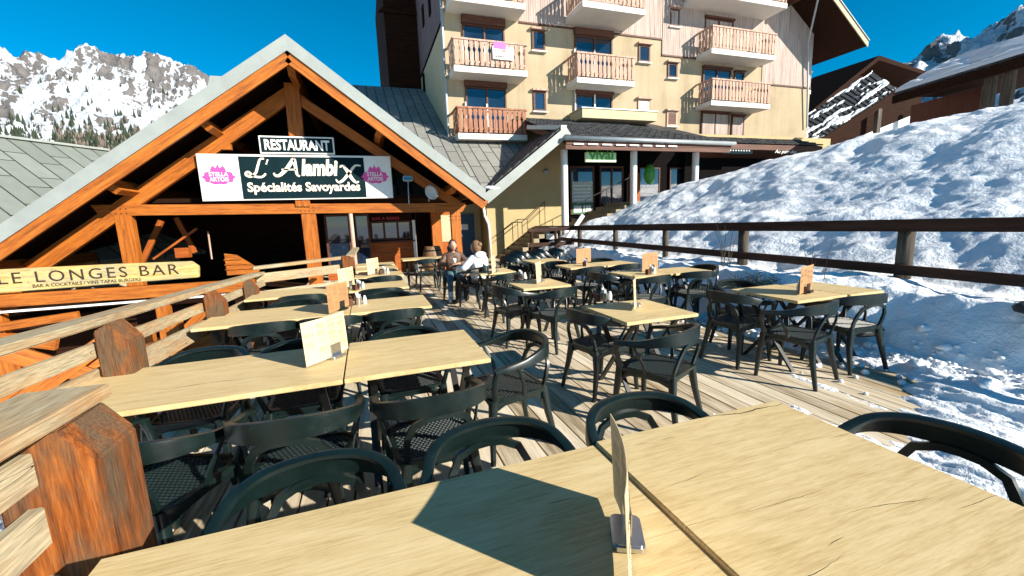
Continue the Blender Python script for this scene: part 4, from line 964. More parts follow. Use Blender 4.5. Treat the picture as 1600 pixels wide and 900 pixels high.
# ---- left terrace railing
t = thing('wooden_railing', 'weathered timber railing with square posts along the left side of the terrace', 'railing')
def zr_(y): return 1.10-.038*(y-2.5)
for (y, w_, d_) in ((1.35, .16, .2), (3.2, .16, .2), (4.95, .16, .17), (6.35, .15, .16)):
    X0 = -1.59; zz = zr_(y)+.0; mb = MB(); mb.prism([(X0, -.3), (X0+w_, -.3), (X0+w_, zz-.12), (X0+w_-.09, zz), (X0, zz-.04)], 'y', y-d_/2, y+d_/2); mb.build('post', 'rail_orange', t, bevel=.008)
beam('handrail', (-1.68, 1.0, zr_(1)), (-1.68, 7.6, zr_(7.6)), .17, .05, 'rail', t, bevel=.008)
for (zc, hh) in ((-.165, .09), (-.36, .15)):
    for (ya, yb) in ((1.0, 3.2), (3.21, 4.95), (4.96, 7.6)): beam('rail_board', (-1.625, ya+.004, zr_(ya)+zc), (-1.625, yb-.004, zr_(yb)+zc+random.uniform(-.012, .012)), .035, hh, 'rail', t, bevel=.004)
rebase(t, (-1.62, 3, 0))
t = thing('wooden_railing', 'near end of the timber railing with a thick orange stained post at the lower left', 'railing')
mb = MB(); mb.prism([(-1.13, -.3), (-.87, -.3), (-.87, .90), (-.955, 1.015), (-1.13, 1.015)], 'y', 1.60, 1.84); mb.build('post', 'rail_orange', t, bevel=.01)
beam('handrail', (-1.20, -.8, 1.06), (-1.055, 1.86, 1.045), .26, .05, 'rail', t, bevel=.008)
beam('rail_board', (-1.12, -.8, .90), (-1.04, 1.60, .90), .04, .11, 'rail', t, bevel=.004)
beam('rail_board', (-1.12, -.8, .70), (-1.04, 1.60, .71), .04, .13, 'rail', t, bevel=.004)
beam('rail_board', (-1.12, -.8, .42), (-1.04, 1.60, .44), .04, .2, 'rail', t, bevel=.004)
rebase(t, (-1.0, 1.7, 0))
t = thing('wooden_railing', 'short cross railing of two weathered boards behind the fourth table row', 'railing', (0, 0, 0))
beam('handrail', (-1.75, 7.55, 1.0), (-.32, 8.0, 1.06), .16, .05, 'rail', t); beam('rail_board', (-1.72, 7.55, .83), (-.35, 7.98, .87), .035, .15, 'rail', t); beam('rail_board', (-1.72, 7.55, .55), (-.35, 7.98, .58), .035, .15, 'rail', t)
mb = MB(); mb.prism([(-.45, 0), (-.25, 0), (-.25, .98), (-.31, 1.08), (-.45, 1.09)], 'y', 7.85, 8.05); mb.build('post', 'rail_orange', t, bevel=.008)
beam('handrail', (-.32, 8.02, 1.07), (-.28, 10.9, 1.06), .14, .05, 'rail', t)
rebase(t, (-1, 7.8, 0))
# ================================================================== FURNITURE
def rrect(w_, h_, r, n=4):
    out = []
    for (cx_, cy_, a0) in ((w_/2-r, h_/2-r, 0), (-w_/2+r, h_/2-r, 90), (-w_/2+r, -h_/2+r, 180), (w_/2-r, -h_/2+r, 270)):
        for i in range(n+1): a = math.radians(a0+90*i/n); out.append((cx_+r*math.cos(a), cy_+r*math.sin(a)))
    return out
def make_chair(label, group):
    t = thing('garden_chair', label, 'chair', group=group)
    # seat: woven top in a rounded rim
    mb = MB(); o = rrect(.45, .44, .09, 5); o = [(x*(1-.12*(-y+.2)), y) for x, y in o]; mb.prism(o, 'z', .425, .442)
    rim = [(x*.985, y*.985, .438) for x, y in o]; mb.sweep(rim, [(-.014, -.016), (.014, -.016), (.014, .008), (0, .012), (-.014, .008)], closed=True)
    seat = mb.build('seat', 'resin', t, smooth=True, autos=True)
    mb = MB(); rw = 19; cl = 16
    for j in range(rw):
        for i in range(cl):
            x = -.195+.39*(i+.5*(j % 2)+.25)/cl; y = -.19+.385*(j+.5)/rw
            if abs(x) > .19 or (abs(x) > .15 and abs(y) > .16): continue
            a = .0095; b = .0055; z = .4425
            mb.add([(x-a, y-b, z), (x+a, y-b, z), (x+a, y+b, z), (x-a, y+b, z), (x-a*.5, y-b*.5, z+.005), (x+a*.5, y-b*.5, z+.005), (x+a*.5, y+b*.5, z+.005), (x-a*.5, y+b*.5, z+.005)],
                   [(4, 5, 6, 7), (0, 1, 5, 4), (1, 2, 6, 5), (2, 3, 7, 6), (3, 0, 4, 7)])
    mb.build('weave', 'weave', seat)
    # hoop: armrests running into the back band
    ctl = [(-.268, .205, .655), (-.285, .12, .672), (-.290, .0, .692), (-.278, -.10, .722), (-.242, -.19, .75), (-.15, -.262, .768), (0, -.288, .775)]
    ctl = ctl+[(-a, b, c) for a, b, c in reversed(ctl[:-1])]
    P = [ctl[0]]+ctl+[ctl[-1]]; pts = []
    for i in range(1, len(P)-2):
        for k in range(5):
            u = k/5; a, b, c, d = [V(q) for q in P[i-1:i+3]]; pts.append(.5*((2*b)+(-a+c)*u+(2*a-5*b+4*c-d)*u*u+(-a+3*b-3*c+d)*u**3))
    pts.append(V(ctl[-1])); n = len(pts)
    def prof(i):
        q = math.sin(math.pi*i/(n-1))**1.6; hb = .018+.072*q; lip = .024+.012*q; inn = -.022+.020*q
        return [(-lip, -.012), (-lip, .002), (-lip*.5, .010), (-inn*.6, .008), (-inn, -.004), (-inn, -hb), (-inn-.009, -hb), (-.012-lip*.2, -.016)]
    mb = MB(); mb.sweep(pts, prof); mb.build('backrest', 'resin', t, smooth=True, autos=True)
    # central loop between back band and seat
    lp = []
    loop = [(-.165, -.205, .43), (-.172, -.222, .50), (-.162, -.246, .58), (-.128, -.264, .645), (-.06, -.277, .675), (0, -.279, .68)]
    loop = loop+[(-a, b, c) for a, b, c in reversed(loop[:-1])]
    mb = MB(); mb.sweep([V(p) for p in loop], [(-.016, -.009), (.016, -.009), (.016, .009), (-.016, .009)], ups=[(0, -.25, 0.0001)]*0 or [(0, -1, .15)]*len(loop)); mb.build('back_loop', 'resin', t, smooth=True, autos=True)
    # arm supports
    for s in (-1, 1):
        mb = MB(); a = [(s*.215, .185, .43), (s*.235, .20, .50), (s*.262, .205, .58), (s*.272, .19, .65)]; mb.sweep(a, rrect(.03, .05, .012, 2), ups=[(0, 1, 0)]*4, scales=[1.1, .9, .8, .9]); 
        a = [(s*.225, -.02, .43), (s*.25, -.01, .52), (s*.28, .03, .61), (s*.286, .06, .672)]; mb.sweep(a, rrect(.014, .03, .006, 2), ups=[(0, 1, 0)]*4, scales=[1.2, .9, .8, .9])
        mb.build('arm_support', 'resin', t, smooth=True, autos=True)
    for sx, sy in ((-1, 1), (1, 1), (-1, -1), (1, -1)):
        mb = MB()
        a = [V((sx*(.205 if sy > 0 else .165), sy*.20, .435)), V((sx*(.222 if sy > 0 else .195), sy*.222, .25)), V((sx*(.24 if sy > 0 else .225), sy*(.235 if sy > 0 else .275), 0))]
        c = .028; prf = [(-c, -c), (c, -c), (c, -c*.2), (c*.1, -c*.2), (c*.1, c), (-c, c)]
        if sx*sy < 0: prf = [(-x, y) for x, y in reversed(prf)]
        prf = [(x*sx if False else x, y) for x, y in prf]
        mb.sweep(a, rrect(.052, .052, .016, 3), ups=[(0, 1, 0)]*3, scales=[1.15, .85, .6]); mb.build('leg', 'resin', t, smooth=True, autos=True)
    # apron arches
    mb = MB()
    for s in (-1, 1):
        q = [(s*.20, .19, .37), (s*.205, .12, .405), (s*.205, 0, .415), (s*.195, -.12, .405), (s*.175, -.19, .37)]; mb.sweep(q, rrect(.012, .05, .004, 2))
    mb.sweep([(-.19, .20, .375), (-.1, .205, .41), (.1, .205, .41), (.19, .20, .375)], rrect(.012, .045, .004, 2)); mb.sweep([(-.16, -.20, .375), (-.08, -.205, .41), (.08, -.205, .41), (.16, -.20, .375)], rrect(.012, .045, .004, 2))
    mb.build('apron', 'resin', t, smooth=True, autos=True)
    return t
CH = []
# (x, y, turn in degrees, label)
chairs = [
 (-.24, 1.31, 182, 'dark green chair behind the nearest table, leftmost of three'),
 (.40, 1.32, 178, 'dark green chair behind the nearest table beside the dark menu shadow'),
 (1.07, 1.31, 180, 'dark green chair behind the nearest table, right of its seam'),
 (1.76, .80, 98, 'dark chair at the right hand end of the nearest table'),
 (.25, 2.20, 3, 'dark green chair before the second row under its right hand top'),
 (-.40, 2.22, -4, 'dark green chair before the second row just left of its seam'),
 (-1.00, 2.26, -24, 'dark green chair beside the orange post before the second row'),
 (.86, 2.74, 98, 'dark green resin chair at the free right end of the second table row'),
 (-1.14, 3.18, 172, 'dark green resin chair behind the second row beside the square railing post'),
 (-.50, 3.13, 183, 'dark green resin chair behind the second row half hidden by the pale menu card'),
 (.22, 3.14, 181, 'dark green resin chair behind the right hand top of the second row'),
 (-.98, 4.42, 4, 'dark resin chair tucked under the near side of the third row close to the railing'),
 (-.40, 4.40, -3, 'dark resin chair tucked under the near side of the third row left of the seam'),
 (.20, 4.42, 2, 'dark resin chair tucked under the right hand top of the third row'),
 (-.85, 5.12, 180, 'dark resin chair behind the left top of the third row'),
 (.18, 5.14, 176, 'dark resin chair behind the right top of the third row'),
 (-.85, 5.98, 2, 'dark resin chair on the near side of the fourth row by the railing'),
 (.12, 5.98, -2, 'dark resin chair under the right hand end of the fourth row'),
 (-.2, 6.62, 180, 'dark resin chair behind the fourth row in front of the cross railing'),
 (.20, 7.35, 2, 'dark resin chair in front of the fifth row'), (.22, 8.5, 0, 'dark resin chair in front of the sixth row'), (.2, 9.4, 0, 'dark resin chair in front of the last row before the bar'),
 (2.06, 2.62, 26, 'dark chair with its back to the viewer at the table with white packets'),
 (1.98, 3.34, -78, 'dark resin chair at the left side of the square table with the white packets'),
 (3.72, 3.42, -82, 'dark resin chair on the left of the outermost right table, standing alone against the snow'),
 (3.80, 2.80, 14, 'dark chair before the outermost right table, left of the pair'),
 (4.55, 2.86, -6, 'dark chair before the outermost right table, the one nearer the snow bank'),
 (4.15, 3.72, 176, 'dark resin chair behind the outermost right table near the brown menu'),
 (2.12, 4.72, 22, 'dark resin chair facing the square table left of centre, its woven seat showing'),
 (1.78, 5.15, -80, 'dark resin chair at the left side of the square table left of centre'),
 (2.05, 6.48, 18, 'dark resin chair in front of the table where the two women sit'),
 (3.75, 5.00, 10, 'dark resin chair in front of the double table before the dry tuft'),
 (4.55, 5.02, -14, 'dark resin chair at the right part of the double table before the dry tuft'),
 (3.45, 5.55, -84, 'dark resin chair left of the double table before the dry tuft'), (4.95, 5.35, 88, 'dark resin chair at the outer end of the double table before the dry tuft'),
 (3.55, 6.45, 4, 'dark resin chair in front of the second double table from the back'), (4.3, 6.45, -5, 'dark resin chair at the right of the second double table from the back'),
 (3.4, 7.2, 178, 'dark resin chair behind the second double table from the back'), (4.35, 7.2, 172, 'dark chair beyond the rear double table, nearer the fence'),
 (3.4, 7.65, 8, 'dark resin chair in front of the rearmost right table'), (4.2, 8.1, 80, 'dark resin chair at the right of the rearmost right table'),
 (1.28, 10.15, 3, 'dark resin chair at the far bar table, left one of two'), (1.78, 10.15, -6, 'dark resin chair at the far bar table, right one of two')]
proto = make_chair(chairs[0][3], 'dark green resin chairs set round the terrace tables')
for i, (x, y, a, lb) in enumerate(chairs):
    if i == 0: proto.location = (x, y, 0); proto.rotation_euler = (0, 0, math.radians(a)); continue
    dup(proto, (x, y, 0), math.radians(a), lb)
woman_chair = dup(proto, (2.12, 7.75, 0), math.radians(32), 'dark resin chair that the woman in the white coat sits on')
woman2_chair = dup(proto, (1.75, 8.75, 0), math.radians(170), 'dark resin chair that the woman in the brown coat sits on')
# stacked and tipped chairs near the stairs
k = 0
for (bx, by, rz, n_) in ((2.9, 8.75, -60, 3), (3.55, 9.2, -75, 3), (4.3, 9.5, -60, 2)):
    for j in range(n_):
        c = dup(proto, (bx+j*.10, by+j*.04, .0+j*.05), math.radians(rz), 'black chair in the %s stack by the stairs, %s' % (('left', 'middle', 'right')[k], ('lowest', 'second from below', 'third from below', 'fourth from below', 'topmost of five')[j]), 'stacked resin chairs by the stairs')
        c.rotation_euler = (math.radians(0), math.radians(0), math.radians(rz)); 
        c.rotation_euler.rotate_axis('X', math.radians(-14-3*j))
    k += 1
# ---- tables
def make_table(w_, d_, label, x0, y0, group, up=0):
    t = thing('cafe_table', label, 'table', (x0+w_/2, y0+d_/2, 0), group=group)
    mb = MB(); mb.box((-w_/2, -d_/2, .722+up), (w_/2, d_/2, .75+up)); mb.build('table_top', 'oak', t, bevel=.0035)
    for s in (-1, 1):
        x = s*(w_/2-.14)
        for q in (-1, 1):
            mb = MB(); mb.bar((x+q*.012, -q*(d_/2-.10), .712), (x+q*.012, q*(d_/2-.09), .0), .022, .042, up=(1, 0, 0)); mb.build('leg', 'dkmetal', t)
    mb = MB(); mb.box((-w_/2+.13, -.02, .34), (w_/2-.13, .02, .375)); mb.box((-w_/2+.1, -d_/2+.08, .70), (w_/2-.1, -d_/2+.11, .722)); mb.box((-w_/2+.1, d_/2-.11, .70), (w_/2-.1, d_/2-.08, .722)); mb.build('frame', 'dkmetal', t)
    return t
G1 = 'light oak topped tables in rows along the left railing'; G2 = 'light oak topped tables standing on the right of the terrace'
for a in ((1.50, 1.02, 'long light oak table top nearest the viewer, with the chrome menu stand on it', -.75, .29, G1, -.006), (.92, 1.02, 'right hand half of the nearest table, bare light oak with dark cracks', .756, .29, G1, .006),
  (1.50, .78, 'long left table of the second row carrying the pale menu card', -1.70, 2.44, G1), (.86, .78, 'bare right hand table of the second row', -.192, 2.44, G1),
  (1.32, .74, 'left table of the third row with the brown shaded menu', -1.55, 4.34, G1), (.80, .74, 'right table of the third row with the condiment cup at its seam', -.222, 4.34, G1),
  (1.2, .70, 'left table of the fourth row next to the railing', -1.50, 5.86, G1), (.78, .70, 'right table of the fourth row with menu and cup', -.292, 5.86, G1),
  (.80, .70, 'table of the fifth row behind the cross railing post', -.26, 7.30, G1), (.80, .68, 'table of the sixth row with a cream menu', -.28, 8.45, G1), (.80, .66, 'last small table of the left column before the bar', -.28, 9.42, G1),
  (.72, .76, 'square table with white packets and a narrow cream menu right of centre', 1.92, 2.82, G2), (.66, .70, 'square table left of centre with a chair facing it', 1.78, 4.82, G2), (.62, .66, 'table where the two women sit', 1.69, 6.58, G2),
  (.70, .72, 'rearmost right table near the stairs', 3.08, 7.66, G2), (.70, .64, 'left half of the double table with the smaller brown menu', 3.24, 6.42, G2), (.66, .62, 'right half of the double table with the smaller brown menu', 3.95, 6.40, G2),
  (.66, .68, 'left half of the double table before the dry tuft', 3.50, 4.96, G2), (.66, .62, 'right half of the double table before the dry tuft', 4.17, 4.92, G2),
  (.68, .78, 'outermost right table with the brown menu board, its left half', 3.78, 2.80, G2), (.50, .74, 'outermost right table against the snow bank, its right half', 4.47, 2.78, G2),
  (1.15, .6, 'narrow table in front of the restaurant bar with a barrel behind', .75, 10.30, G1)):
    make_table(*a)
# ---- menu cards in chrome stands
def make_menu(label, bent, mat='card', base='steel'):
    t = thing('menu_stand', label, 'menu', group='menu cards standing on the tables')
    mb = MB(); o = rrect(.125, .082, .016, 4); mb.prism(o, 'z', 0, .022); mb.build('base', base, t, bevel=.005)
    mb = MB(); mb.box((-.042, -.008, .020), (.042, -.005, .095)); mb.box((-.03, .005, .020), (.03, .008, .08)); mb.build('clip', base, t)
    # card: slightly bowed board
    mb = MB(); n = 8; vs = []; W_ = .37; H_ = .27
    for s in (-.0012, .0012):
        for i in range(n+1):
            x = -W_*.62+W_*i/n; y = bent*((i/n-.5)**2)*4
            vs += [(x, y+s, .012+(i/n)*.006), (x, y+s+bent*.6, .012+H_)]
    k = 2*(n+1); fs = []
    for i in range(n): a = 2*i; fs += [(a, a+2, a+3, a+1), (k+a, k+a+1, k+a+3, k+a+2), (a, k+a, k+a+2, a+2), (a+1, a+3, k+a+3, k+a+1)]
    fs += [(0, 1, k+1, k), (2*n, k+2*n, k+2*n+1, 2*n+1)]; mb.add(vs, fs); cd = mb.build('card', mat, t)
    rr = random.Random(5); mb = MB()
    def ln(x, z, w_, h_):
        i_ = (x+W_*.62)/W_; y = bent*((i_-.5)**2)*4+bent*.6*(z/H_)
        for s in (-1, 1): mb.add([(x, y+s*.0022, z), (x+w_, y+s*.0022, z), (x+w_, y+s*.0022, z+h_), (x, y+s*.0022, z+h_)], [(0, 1, 2, 3)])
    for cx_ in range(4):
        x = -W_*.58+cx_*W_*.24; z = .255
        while z > .04:
            if rr.random() < .22:
                for k in range(5): ln(x+k*.013, z-.03, .004, .03)
                z -= .04
            else:
                xx = x
                while xx < x+W_*.17: w_ = rr.uniform(.006, .02); ln(xx, z, w_, .0035); xx += w_+.004
                z -= rr.choice((.009, .011, .018))
    mb.build('print', 'card_ink', cd)
    return t
mn = make_menu('pale menu card on the near table seen edge on in a chrome stand', .02)
def place_menu(src, p, az, label):
    rz = math.pi/2-math.radians(az)
    if src is None: mn.location = p; mn.rotation_euler = (0, 0, rz); return mn
    return dup(src, p, rz, label)
place_menu(None, (.590, .86, .7505), 27.5, None)
tx = text('lettering', 'MENU', 'carved', None, .04, .012, (-.02, -.0085, .05)); 
place_menu(mn, (-.26, 2.90, .7505), 38, 'pale printed menu card facing the viewer on the second table row')
menub = make_menu('brown shaded menu card on the third table row', .004, 'card_shaded', 'dkmetal')
q = PZ(535, 484, .75); menub.location = q; menub.rotation_euler = (0, 0, math.radians(62))
for (px, py, az, lb, src) in ((548, 449, 30, 'cream menu card standing on the fourth table row', mn), (588, 428, 32, 'cream menu card on the sixth table row near the bar', mn),
     (994, 478, 34, 'narrow looking cream menu on the square table with white packets', mn), (846, 440, 33, 'cream menu card on the square table left of centre', mn), (775, 425, 27, 'cream menu card on the table of the two women', mn),
     (1262, 457, 70, 'brown printed menu on the outermost right table', menub), (1019, 423, 75, 'brown menu on the double table before the dry tuft', menub), (915, 411, 75, 'small brown menu on the rear double table', menub)):
    place_menu(src, PZ(px, py, .7505), az, lb)
bpy.data.objects.remove(tx)
# ---- condiment cups
def make_cup(label):
    t = thing('condiment_cup', label, 'cup', group='condiment cups on the tables')
    mb = MB(); mb.lathe([(.001, .001), (.032, .001), (.042, .085), (.039, .085), (.030, .006), (.001, .006)], seg=14); mb.build('cup', 'steel', t, smooth=True, autos=True)
    mb = MB(); rr = random.Random(4)
    for i in range(9):
        a = rr.uniform(0, 6.28); r = rr.uniform(.0, .022); x = r*math.cos(a); y = r*math.sin(a); dx = rr.uniform(-.02, .02); dy = rr.uniform(-.02, .02); mb.bar((x, y, .03), (x+dx, y+dy, .115+rr.uniform(-.01, .02)), .022, .004, up=(math.cos(a), math.sin(a), 0))
    mb.build('sachets', 'paper', t)
    mb = MB(); mb.box((-.10, -.03, 0), (-.06, .03, .075)); mb.build('card_box', 'winframe', t)
    mb = MB(); mb.lathe([(.001, .0), (.02, 0), (.02, .06), (.012, .075), (.012, .09), (.001, .09)], (.075, .01, 0), 10); mb.build('shaker', 'white', t, smooth=True, autos=True)
    return t
cups = [(944, 470, 'silver cup of white packets on the square table right of centre'), (560, 476, 'silver cup of packets at the seam of the third row'), (562, 452, 'cup of packets beside the cream menu on the fourth row'), (601, 428, 'cup of packets on the sixth row'),
        (814, 436, 'cup of packets on the square table left of centre'), (757, 424, 'cup of packets on the table of the two women'), (1252, 457, 'cup of white packets in front of the brown menu on the outermost right table'), (1018, 428, 'cup in front of the brown menu on the double table'), (915, 415, 'cup in front of the small brown menu at the back')]
c0 = make_cup(cups[0][2])
for i, (px, py, lb) in enumerate(cups):
    p = PZ(px, py, .751)
    if i == 0: c0.location = p
    else: dup(c0, p, random.uniform(0, 1), lb)
# barrel
t = thing('wine_barrel', 'old oak barrel standing behind the bar table', 'barrel', (1.86, 13.0, .0))
mb = MB(); mb.lathe([(.001, .9), (.22, .9), (.24, .88), (.30, .65), (.32, .45), (.30, .25), (.24, .02), (.22, 0), (.001, 0)], seg=20); mb.build('staves', 'barrel', t, smooth=True, autos=True)
for z, r in ((.12, .275), (.3, .31), (.6, .31), (.78, .275)): mb = MB(); mb.lathe([(r-.02, z-.02), (r+.004, z-.02), (r+.004, z+.02), (r-.02, z+.02)], seg=20); mb.build('hoop', 'dkmetal', t)
# dry stalks in the snow
def tuft(name, label, c, n, h, sp, mat, cat='plant', r=.004):
    mb = MB(); rr = random.Random(int(c[0]*100))
    for i in range(n):
        a = rr.uniform(0, 6.28); q = rr.uniform(0, sp); x, y = c[0]+q*math.cos(a), c[1]+q*math.sin(a); l = rr.uniform(.4, 1)*h; b = rr.uniform(0, .6)*l
        mb.tube([(x, y, c[2]-.05), (x+b*.3*math.cos(a), y+b*.3*math.sin(a), c[2]+l*.6), (x+b*math.cos(a), y+b*math.sin(a), c[2]+l)], r, 4, scales=[1, .8, .3])
        if mat == 'hedge':
            for k in range(5):
                z = c[2]+l*(.3+.15*k); d = rr.uniform(0, 6.28); mb.tube([(x+b*.5*math.cos(a), y+b*.5*math.sin(a), z), (x+b*.5*math.cos(a)+.1*math.cos(d), y+b*.5*math.sin(a)+.1*math.sin(d), z+.05)], r*.8, 4)
    return tag(mb.build(name, mat), label, cat)
def onb(x, y): return (x, y, float(bank_z(np.array([[x]]), np.array([[y]]))[0, 0]))
tuft('shrub', 'dark bare shrub sticking out of the snow beside the deck', onb(5.25, 4.55), 60, .34, .28, 'hedge', 'shrub')
tuft('dry_stalks', 'few thin dry stalks in the snow left of the tall fence post', onb(6.1, 5.9), 7, .8, .15, 'grass', r=.006)
tuft('dry_stalks', 'single thin dry stalks in the snow right of the dry tuft', onb(5.6, 4.0), 4, .6, .2, 'grass', r=.005)
mb = MB(); p = onb(5.9, 2.0); mb.blob((0, 0, 0), .16, 3, .12, (2.2, 1, .45)); o = mb.build('dark_lump', 'tile', smooth=True); o.location = (p[0], p[1], p[2]+.02); tag(o, 'dark lump on the snow at the right edge', 'rock')  # flattened dark lump on the bank
mb = MB(); p = onb(5.3, 3.1); mb.blob((0, 0, 0), .12, 3, .15, (2.2, 1, .5)); o = mb.build('dark_lump', 'tile', smooth=True); o.location = (p[0], p[1], p[2]+.08); tag(o, 'dark earth lump in the snow behind the outermost right chair', 'rock')
# ================================================================== PEOPLE
def skin(name, verts, edges, radii, mat, parent=None, lv=2, extra=None):
    me = bpy.data.meshes.new(name); me.from_pydata([tuple(v) for v in verts], edges, []); o = bpy.data.objects.new('tmp', me); C.objects.link(o)
    md = o.modifiers.new('s', 'SKIN'); md.use_smooth_shade = True
    for i, r in enumerate(radii):
        sv = me.skin_vertices[0].data[i]; sv.radius = (r, r) if isinstance(r, (int, float)) else r; sv.use_root = (i == 0)
    o.modifiers.new('u', 'SUBSURF').levels = lv
    dg = bpy.context.evaluated_depsgraph_get(); dg.update(); me2 = bpy.data.meshes.new_from_object(o.evaluated_get(dg)); bpy.data.objects.remove(o)
    if extra:
        bm = bmesh.new(); bm.from_mesh(me2)
        vs0 = [bm.verts.new(v) for v in extra.v]
        for f in extra.f: bm.faces.new([vs0[i] for i in f])
        bm.to_mesh(me2); bm.free()
    me2.name = name; me2.materials.clear(); me2.materials.append(m[mat])
    for p in me2.polygons: p.use_smooth = True; p.material_index = 0
    r = bpy.data.objects.new(name, me2); C.objects.link(r)
    if parent: r.parent = parent
    return r
def head_mesh(c, yaw, scale=1.0):
    """head facing +Y turned by yaw, centre c"""
    mb = MB(); bm = bmesh.new(); bmesh.ops.create_icosphere(bm, subdivisions=4, radius=1); vs = []
    for v in bm.verts:
        x, y, z = v.co; X_, Y_, Z_ = x*.075, y*.095, z*.118
        if z < 0: X_ *= 1+.25*z; Y_ *= 1+.10*z
        if y > .55:
            Y_ += .020*math.exp(-(x/.16)**2-((z+.10)/.20)**2)          # nose
            Y_ -= .012*(math.exp(-((abs(x)-.38)/.14)**2-((z-.08)/.10)**2))  # eye sockets
            Y_ += .006*math.exp(-(x/.3)**2-((z+.42)/.07)**2)-.004*math.exp(-(x/.3)**2-((z+.47)/.03)**2)
            Y_ += .006*math.exp(-(x/.25)**2-((z+.78)/.15)**2)
        if abs(x) > .9 and abs(z) < .3: X_ += math.copysign(.012, x)
        p = Matrix.Rotation(yaw, 3, 'Z') @ V((X_, Y_, Z_))*scale; vs.append(tuple(p+V(c)))
    mb.add(vs, [tuple(v.index for v in f.verts) for f in bm.faces]); bm.free(); return mb
def hand(mb_verts, wrist, d, side, curl=.5):
    """returns verts, edges, radii of a five fingered hand from the wrist along d"""
    d = V(d).normalized(); n = V((0, 0, 1)); s = d.cross(n).normalized(); dn = -n
    vs = [V(wrist), V(wrist)+d*.05]; es = [(0, 1)]; rs = [.024, (.030, .016)]
    for k, off in enumerate((-.028, -.009, .010, .028)):
        L = (.06, .072, .068, .052)[k]; b = V(wrist)+d*.085+s*off; i0 = len(vs)
        vs += [b, b+d*L*.45+dn*L*.15*curl*2, b+d*L*.65+dn*L*.7*curl]; es += [(1, i0), (i0, i0+1), (i0+1, i0+2)]; rs += [.010, .0085, .0075]
    i0 = len(vs); b = V(wrist)+d*.035+s*side*.035; vs += [b, b+d*.035+s*side*.012+dn*.01, b+d*.06+s*side*.002+dn*.02]; es += [(1, i0), (i0, i0+1), (i0+1, i0+2)]; rs += [.012, .010, .009]
    return vs, es, rs
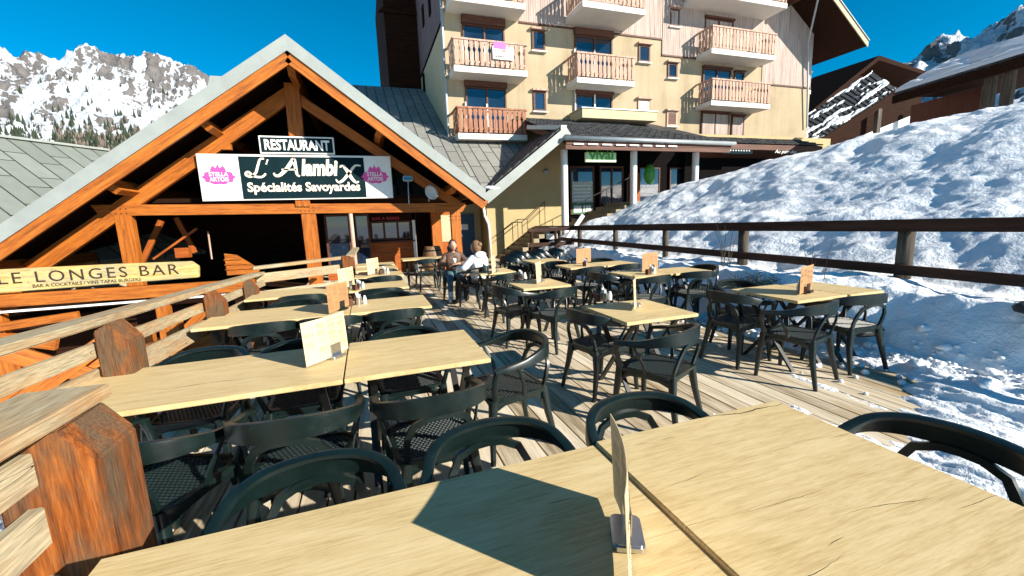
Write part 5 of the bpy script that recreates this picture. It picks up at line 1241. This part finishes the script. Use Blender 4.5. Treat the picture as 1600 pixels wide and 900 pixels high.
def seated(label, loc, rz, look, coat, trousers, boots, hair, bun, arm_l, arm_r, hood=False):
    t = thing('person', label, 'person', loc, rz); t.scale = (.95,)*3
    # local frame: sits facing +Y, hips at z .52
    hip = V((0, -.06, .53)); sp1 = V((0, -.09, .70)); ch = V((0, -.08, .88)); nk = V((0, -.05, 1.02)); hb = V((0, -.03, 1.07))
    body_v = [hip, sp1, ch, nk, hb]; body_e = [(0, 1), (1, 2), (2, 3), (3, 4)]; body_r = [.13, .12, .14, .055, .05]
    cv = [hip+V((0, 0, -.04)), sp1, ch, V((0, -.055, 1.03))]; ce = [(0, 1), (1, 2), (2, 3)]; cr = [(.20, .17), (.18, .155), (.20, .15), (.075, .07)]
    for s, (el, wr) in ((-1, arm_l), (1, arm_r)):
        sh = V((s*.17, -.07, .95)); i0 = len(body_v); body_v += [sh, V(el), V(wr)]; body_e += [(2, i0), (i0, i0+1), (i0+1, i0+2)]; body_r += [.05, .042, .028]
        hv, he, hr = hand(None, wr, V(wr)-V(el), -s); j0 = len(body_v); body_v += hv[1:]; body_e += [((i0+2) if a == 0 else j0+a-1, j0+b-1) for a, b in he]; body_r += hr[1:]
        k0 = len(cv); cv += [sh, V(el), V(wr)-(V(wr)-V(el)).normalized()*.02]; ce += [(2, k0), (k0, k0+1), (k0+1, k0+2)]; cr += [.085, .068, .052]
        hp = V((s*.09, -.04, .52)); kn = V((s*.11, .40, .50)); an = V((s*.12, .44, .10)); toe = V((s*.13, .58, .04)); q0 = len(body_v)
        body_v += [hp, kn, an, toe]; body_e += [(0, q0), (q0, q0+1), (q0+1, q0+2), (q0+2, q0+3)]; body_r += [.075, .055, .04, .03]
    hm = head_mesh(hb+V((0, .02, .10)), look)
    skin('body', body_v, body_e, body_r, 'skin', t, 2, hm)
    skin('coat', cv, ce, cr, coat, t, 2)
    tv = [V((0, -.05, .50))]; te = []; tr = [(.17, .12)]
    bv = []; be = []; br = []
    for s in (-1, 1):
        q0 = len(tv); tv += [V((s*.10, .05, .525)), V((s*.115, .40, .51)), V((s*.12, .435, .30)), V((s*.12, .44, .17))]; te += [(0, q0), (q0, q0+1), (q0+1, q0+2), (q0+2, q0+3)]; tr += [.095, .075, .062, .058]
    skin('trousers', tv, te, tr, trousers, t, 2)
    for s in (-1, 1):
        skin('boot', [V((s*.12, .44, .27)), V((s*.12, .435, .12)), V((s*.12, .45, .055)), V((s*.13, .56, .05)), V((s*.13, .62, .042))], [(0, 1), (1, 2), (2, 3), (3, 4)], [.066, .06, .06, .052, .036], boots, t, 2)
    # hair cap
    hc = hb+V((0, .0, .115)); mb = MB(); bm = bmesh.new(); bmesh.ops.create_icosphere(bm, subdivisions=3, radius=1); vs = []
    for v in bm.verts:
        x, y, z = v.co; k = 1+random.uniform(-.02, .03)
        yy = y*.112 if y < .2 else y*.085; zz = z*.135
        if y > .35 and z < .35: yy = .03; 
        if z < -.5 and not hood: zz *= 1.15
        p = Matrix.Rotation(look, 3, 'Z') @ V((x*.092*k, yy*k, zz*k)); vs.append(tuple(p+hc+V((0, -.008, 0))))
    mb.add(vs, [tuple(v.index for v in f.verts) for f in bm.faces]); bm.free(); mb.build('hair', hair, t, smooth=True)
    if not bun:
        mb = MB(); 
        for (dx, dy, dz, rr_) in ((0, -.085, -.06, .085), (-.07, -.045, -.07, .05), (.07, -.045, -.07, .05), (-.075, -.02, -.13, .042), (.075, -.02, -.13, .042), (0, -.09, -.15, .08)):
            p = hc+Matrix.Rotation(look, 3, 'Z') @ V((dx, dy, dz)); mb.blob(tuple(p), rr_, 2, .06, (1, 1, 1.4))
        mb.build('long_hair', hair, t, smooth=True)
    if bun:
        mb = MB(); p = hc+Matrix.Rotation(look, 3, 'Z') @ V((0, -.10, .05)); mb.blob(tuple(p), .05, 2, .05); mb.build('hair_bun', hair, t, smooth=True)
    if hood:
        mb = MB(); mb.blob((0, -.15, 1.03), .12, 3, .015, (1.2, .75, .6)); mb.build('hood', coat, t, smooth=True)
    # eyes
    R3 = Matrix.Rotation(look, 3, 'Z'); mb = MB()
    for s in (-1, 1): mb.blob(tuple(hb+V((0, .02, .10))+R3 @ V((s*.028, .083, .012))), .009, 1)
    mb.build('eyes', 'black', t)
    mb = MB(); mb.bar(tuple(hb+V((0, .02, .10))+R3 @ V((-.022, .0915, -.052))), tuple(hb+V((0, .02, .10))+R3 @ V((.022, .0915, -.052))), .006, .008); mb.build('mouth', 'redink', t)
    return t
p1 = PY(716, 440, 8.35); p2 = PY(744, 440, 7.75)
woman_chair.location = (p2.x, 7.72, 0); woman2_chair.location = (p1.x, 8.75, 0)
seated('woman in brown quilted coat, jeans and white boots holding a white cup', (p1.x, 8.72, 0), math.radians(172), math.radians(12), 'coat_brown', 'jeans', 'boots', 'hair_dark', False,
       ((-.29, .04, .78), (-.10, .26, .80)), ((.28, .03, .78), (.10, .26, .80)))
seated('woman in a white hooded coat seated with her back to the viewer', (p2.x, 7.74, 0), math.radians(30), math.radians(10), 'coat_white', 'trousers', 'rubber', 'hair_brown', True,
       ((-.33, .0, .78), (-.26, .27, .78)), ((.32, .02, .76), (.16, .26, .72)), hood=True)
q = V((p1.x, 8.72, 0))+Matrix.Rotation(math.radians(172), 3, 'Z') @ V((.0, .37, .79))
mb = MB(); mb.lathe([(.001, 0), (.028, 0), (.038, .09), (.035, .09), (.026, .006), (.001, .006)], seg=14); o = mb.build('cup', 'white', smooth=True); o.location = q; tag(o, 'white cup held by the woman in the brown coat', 'cup')
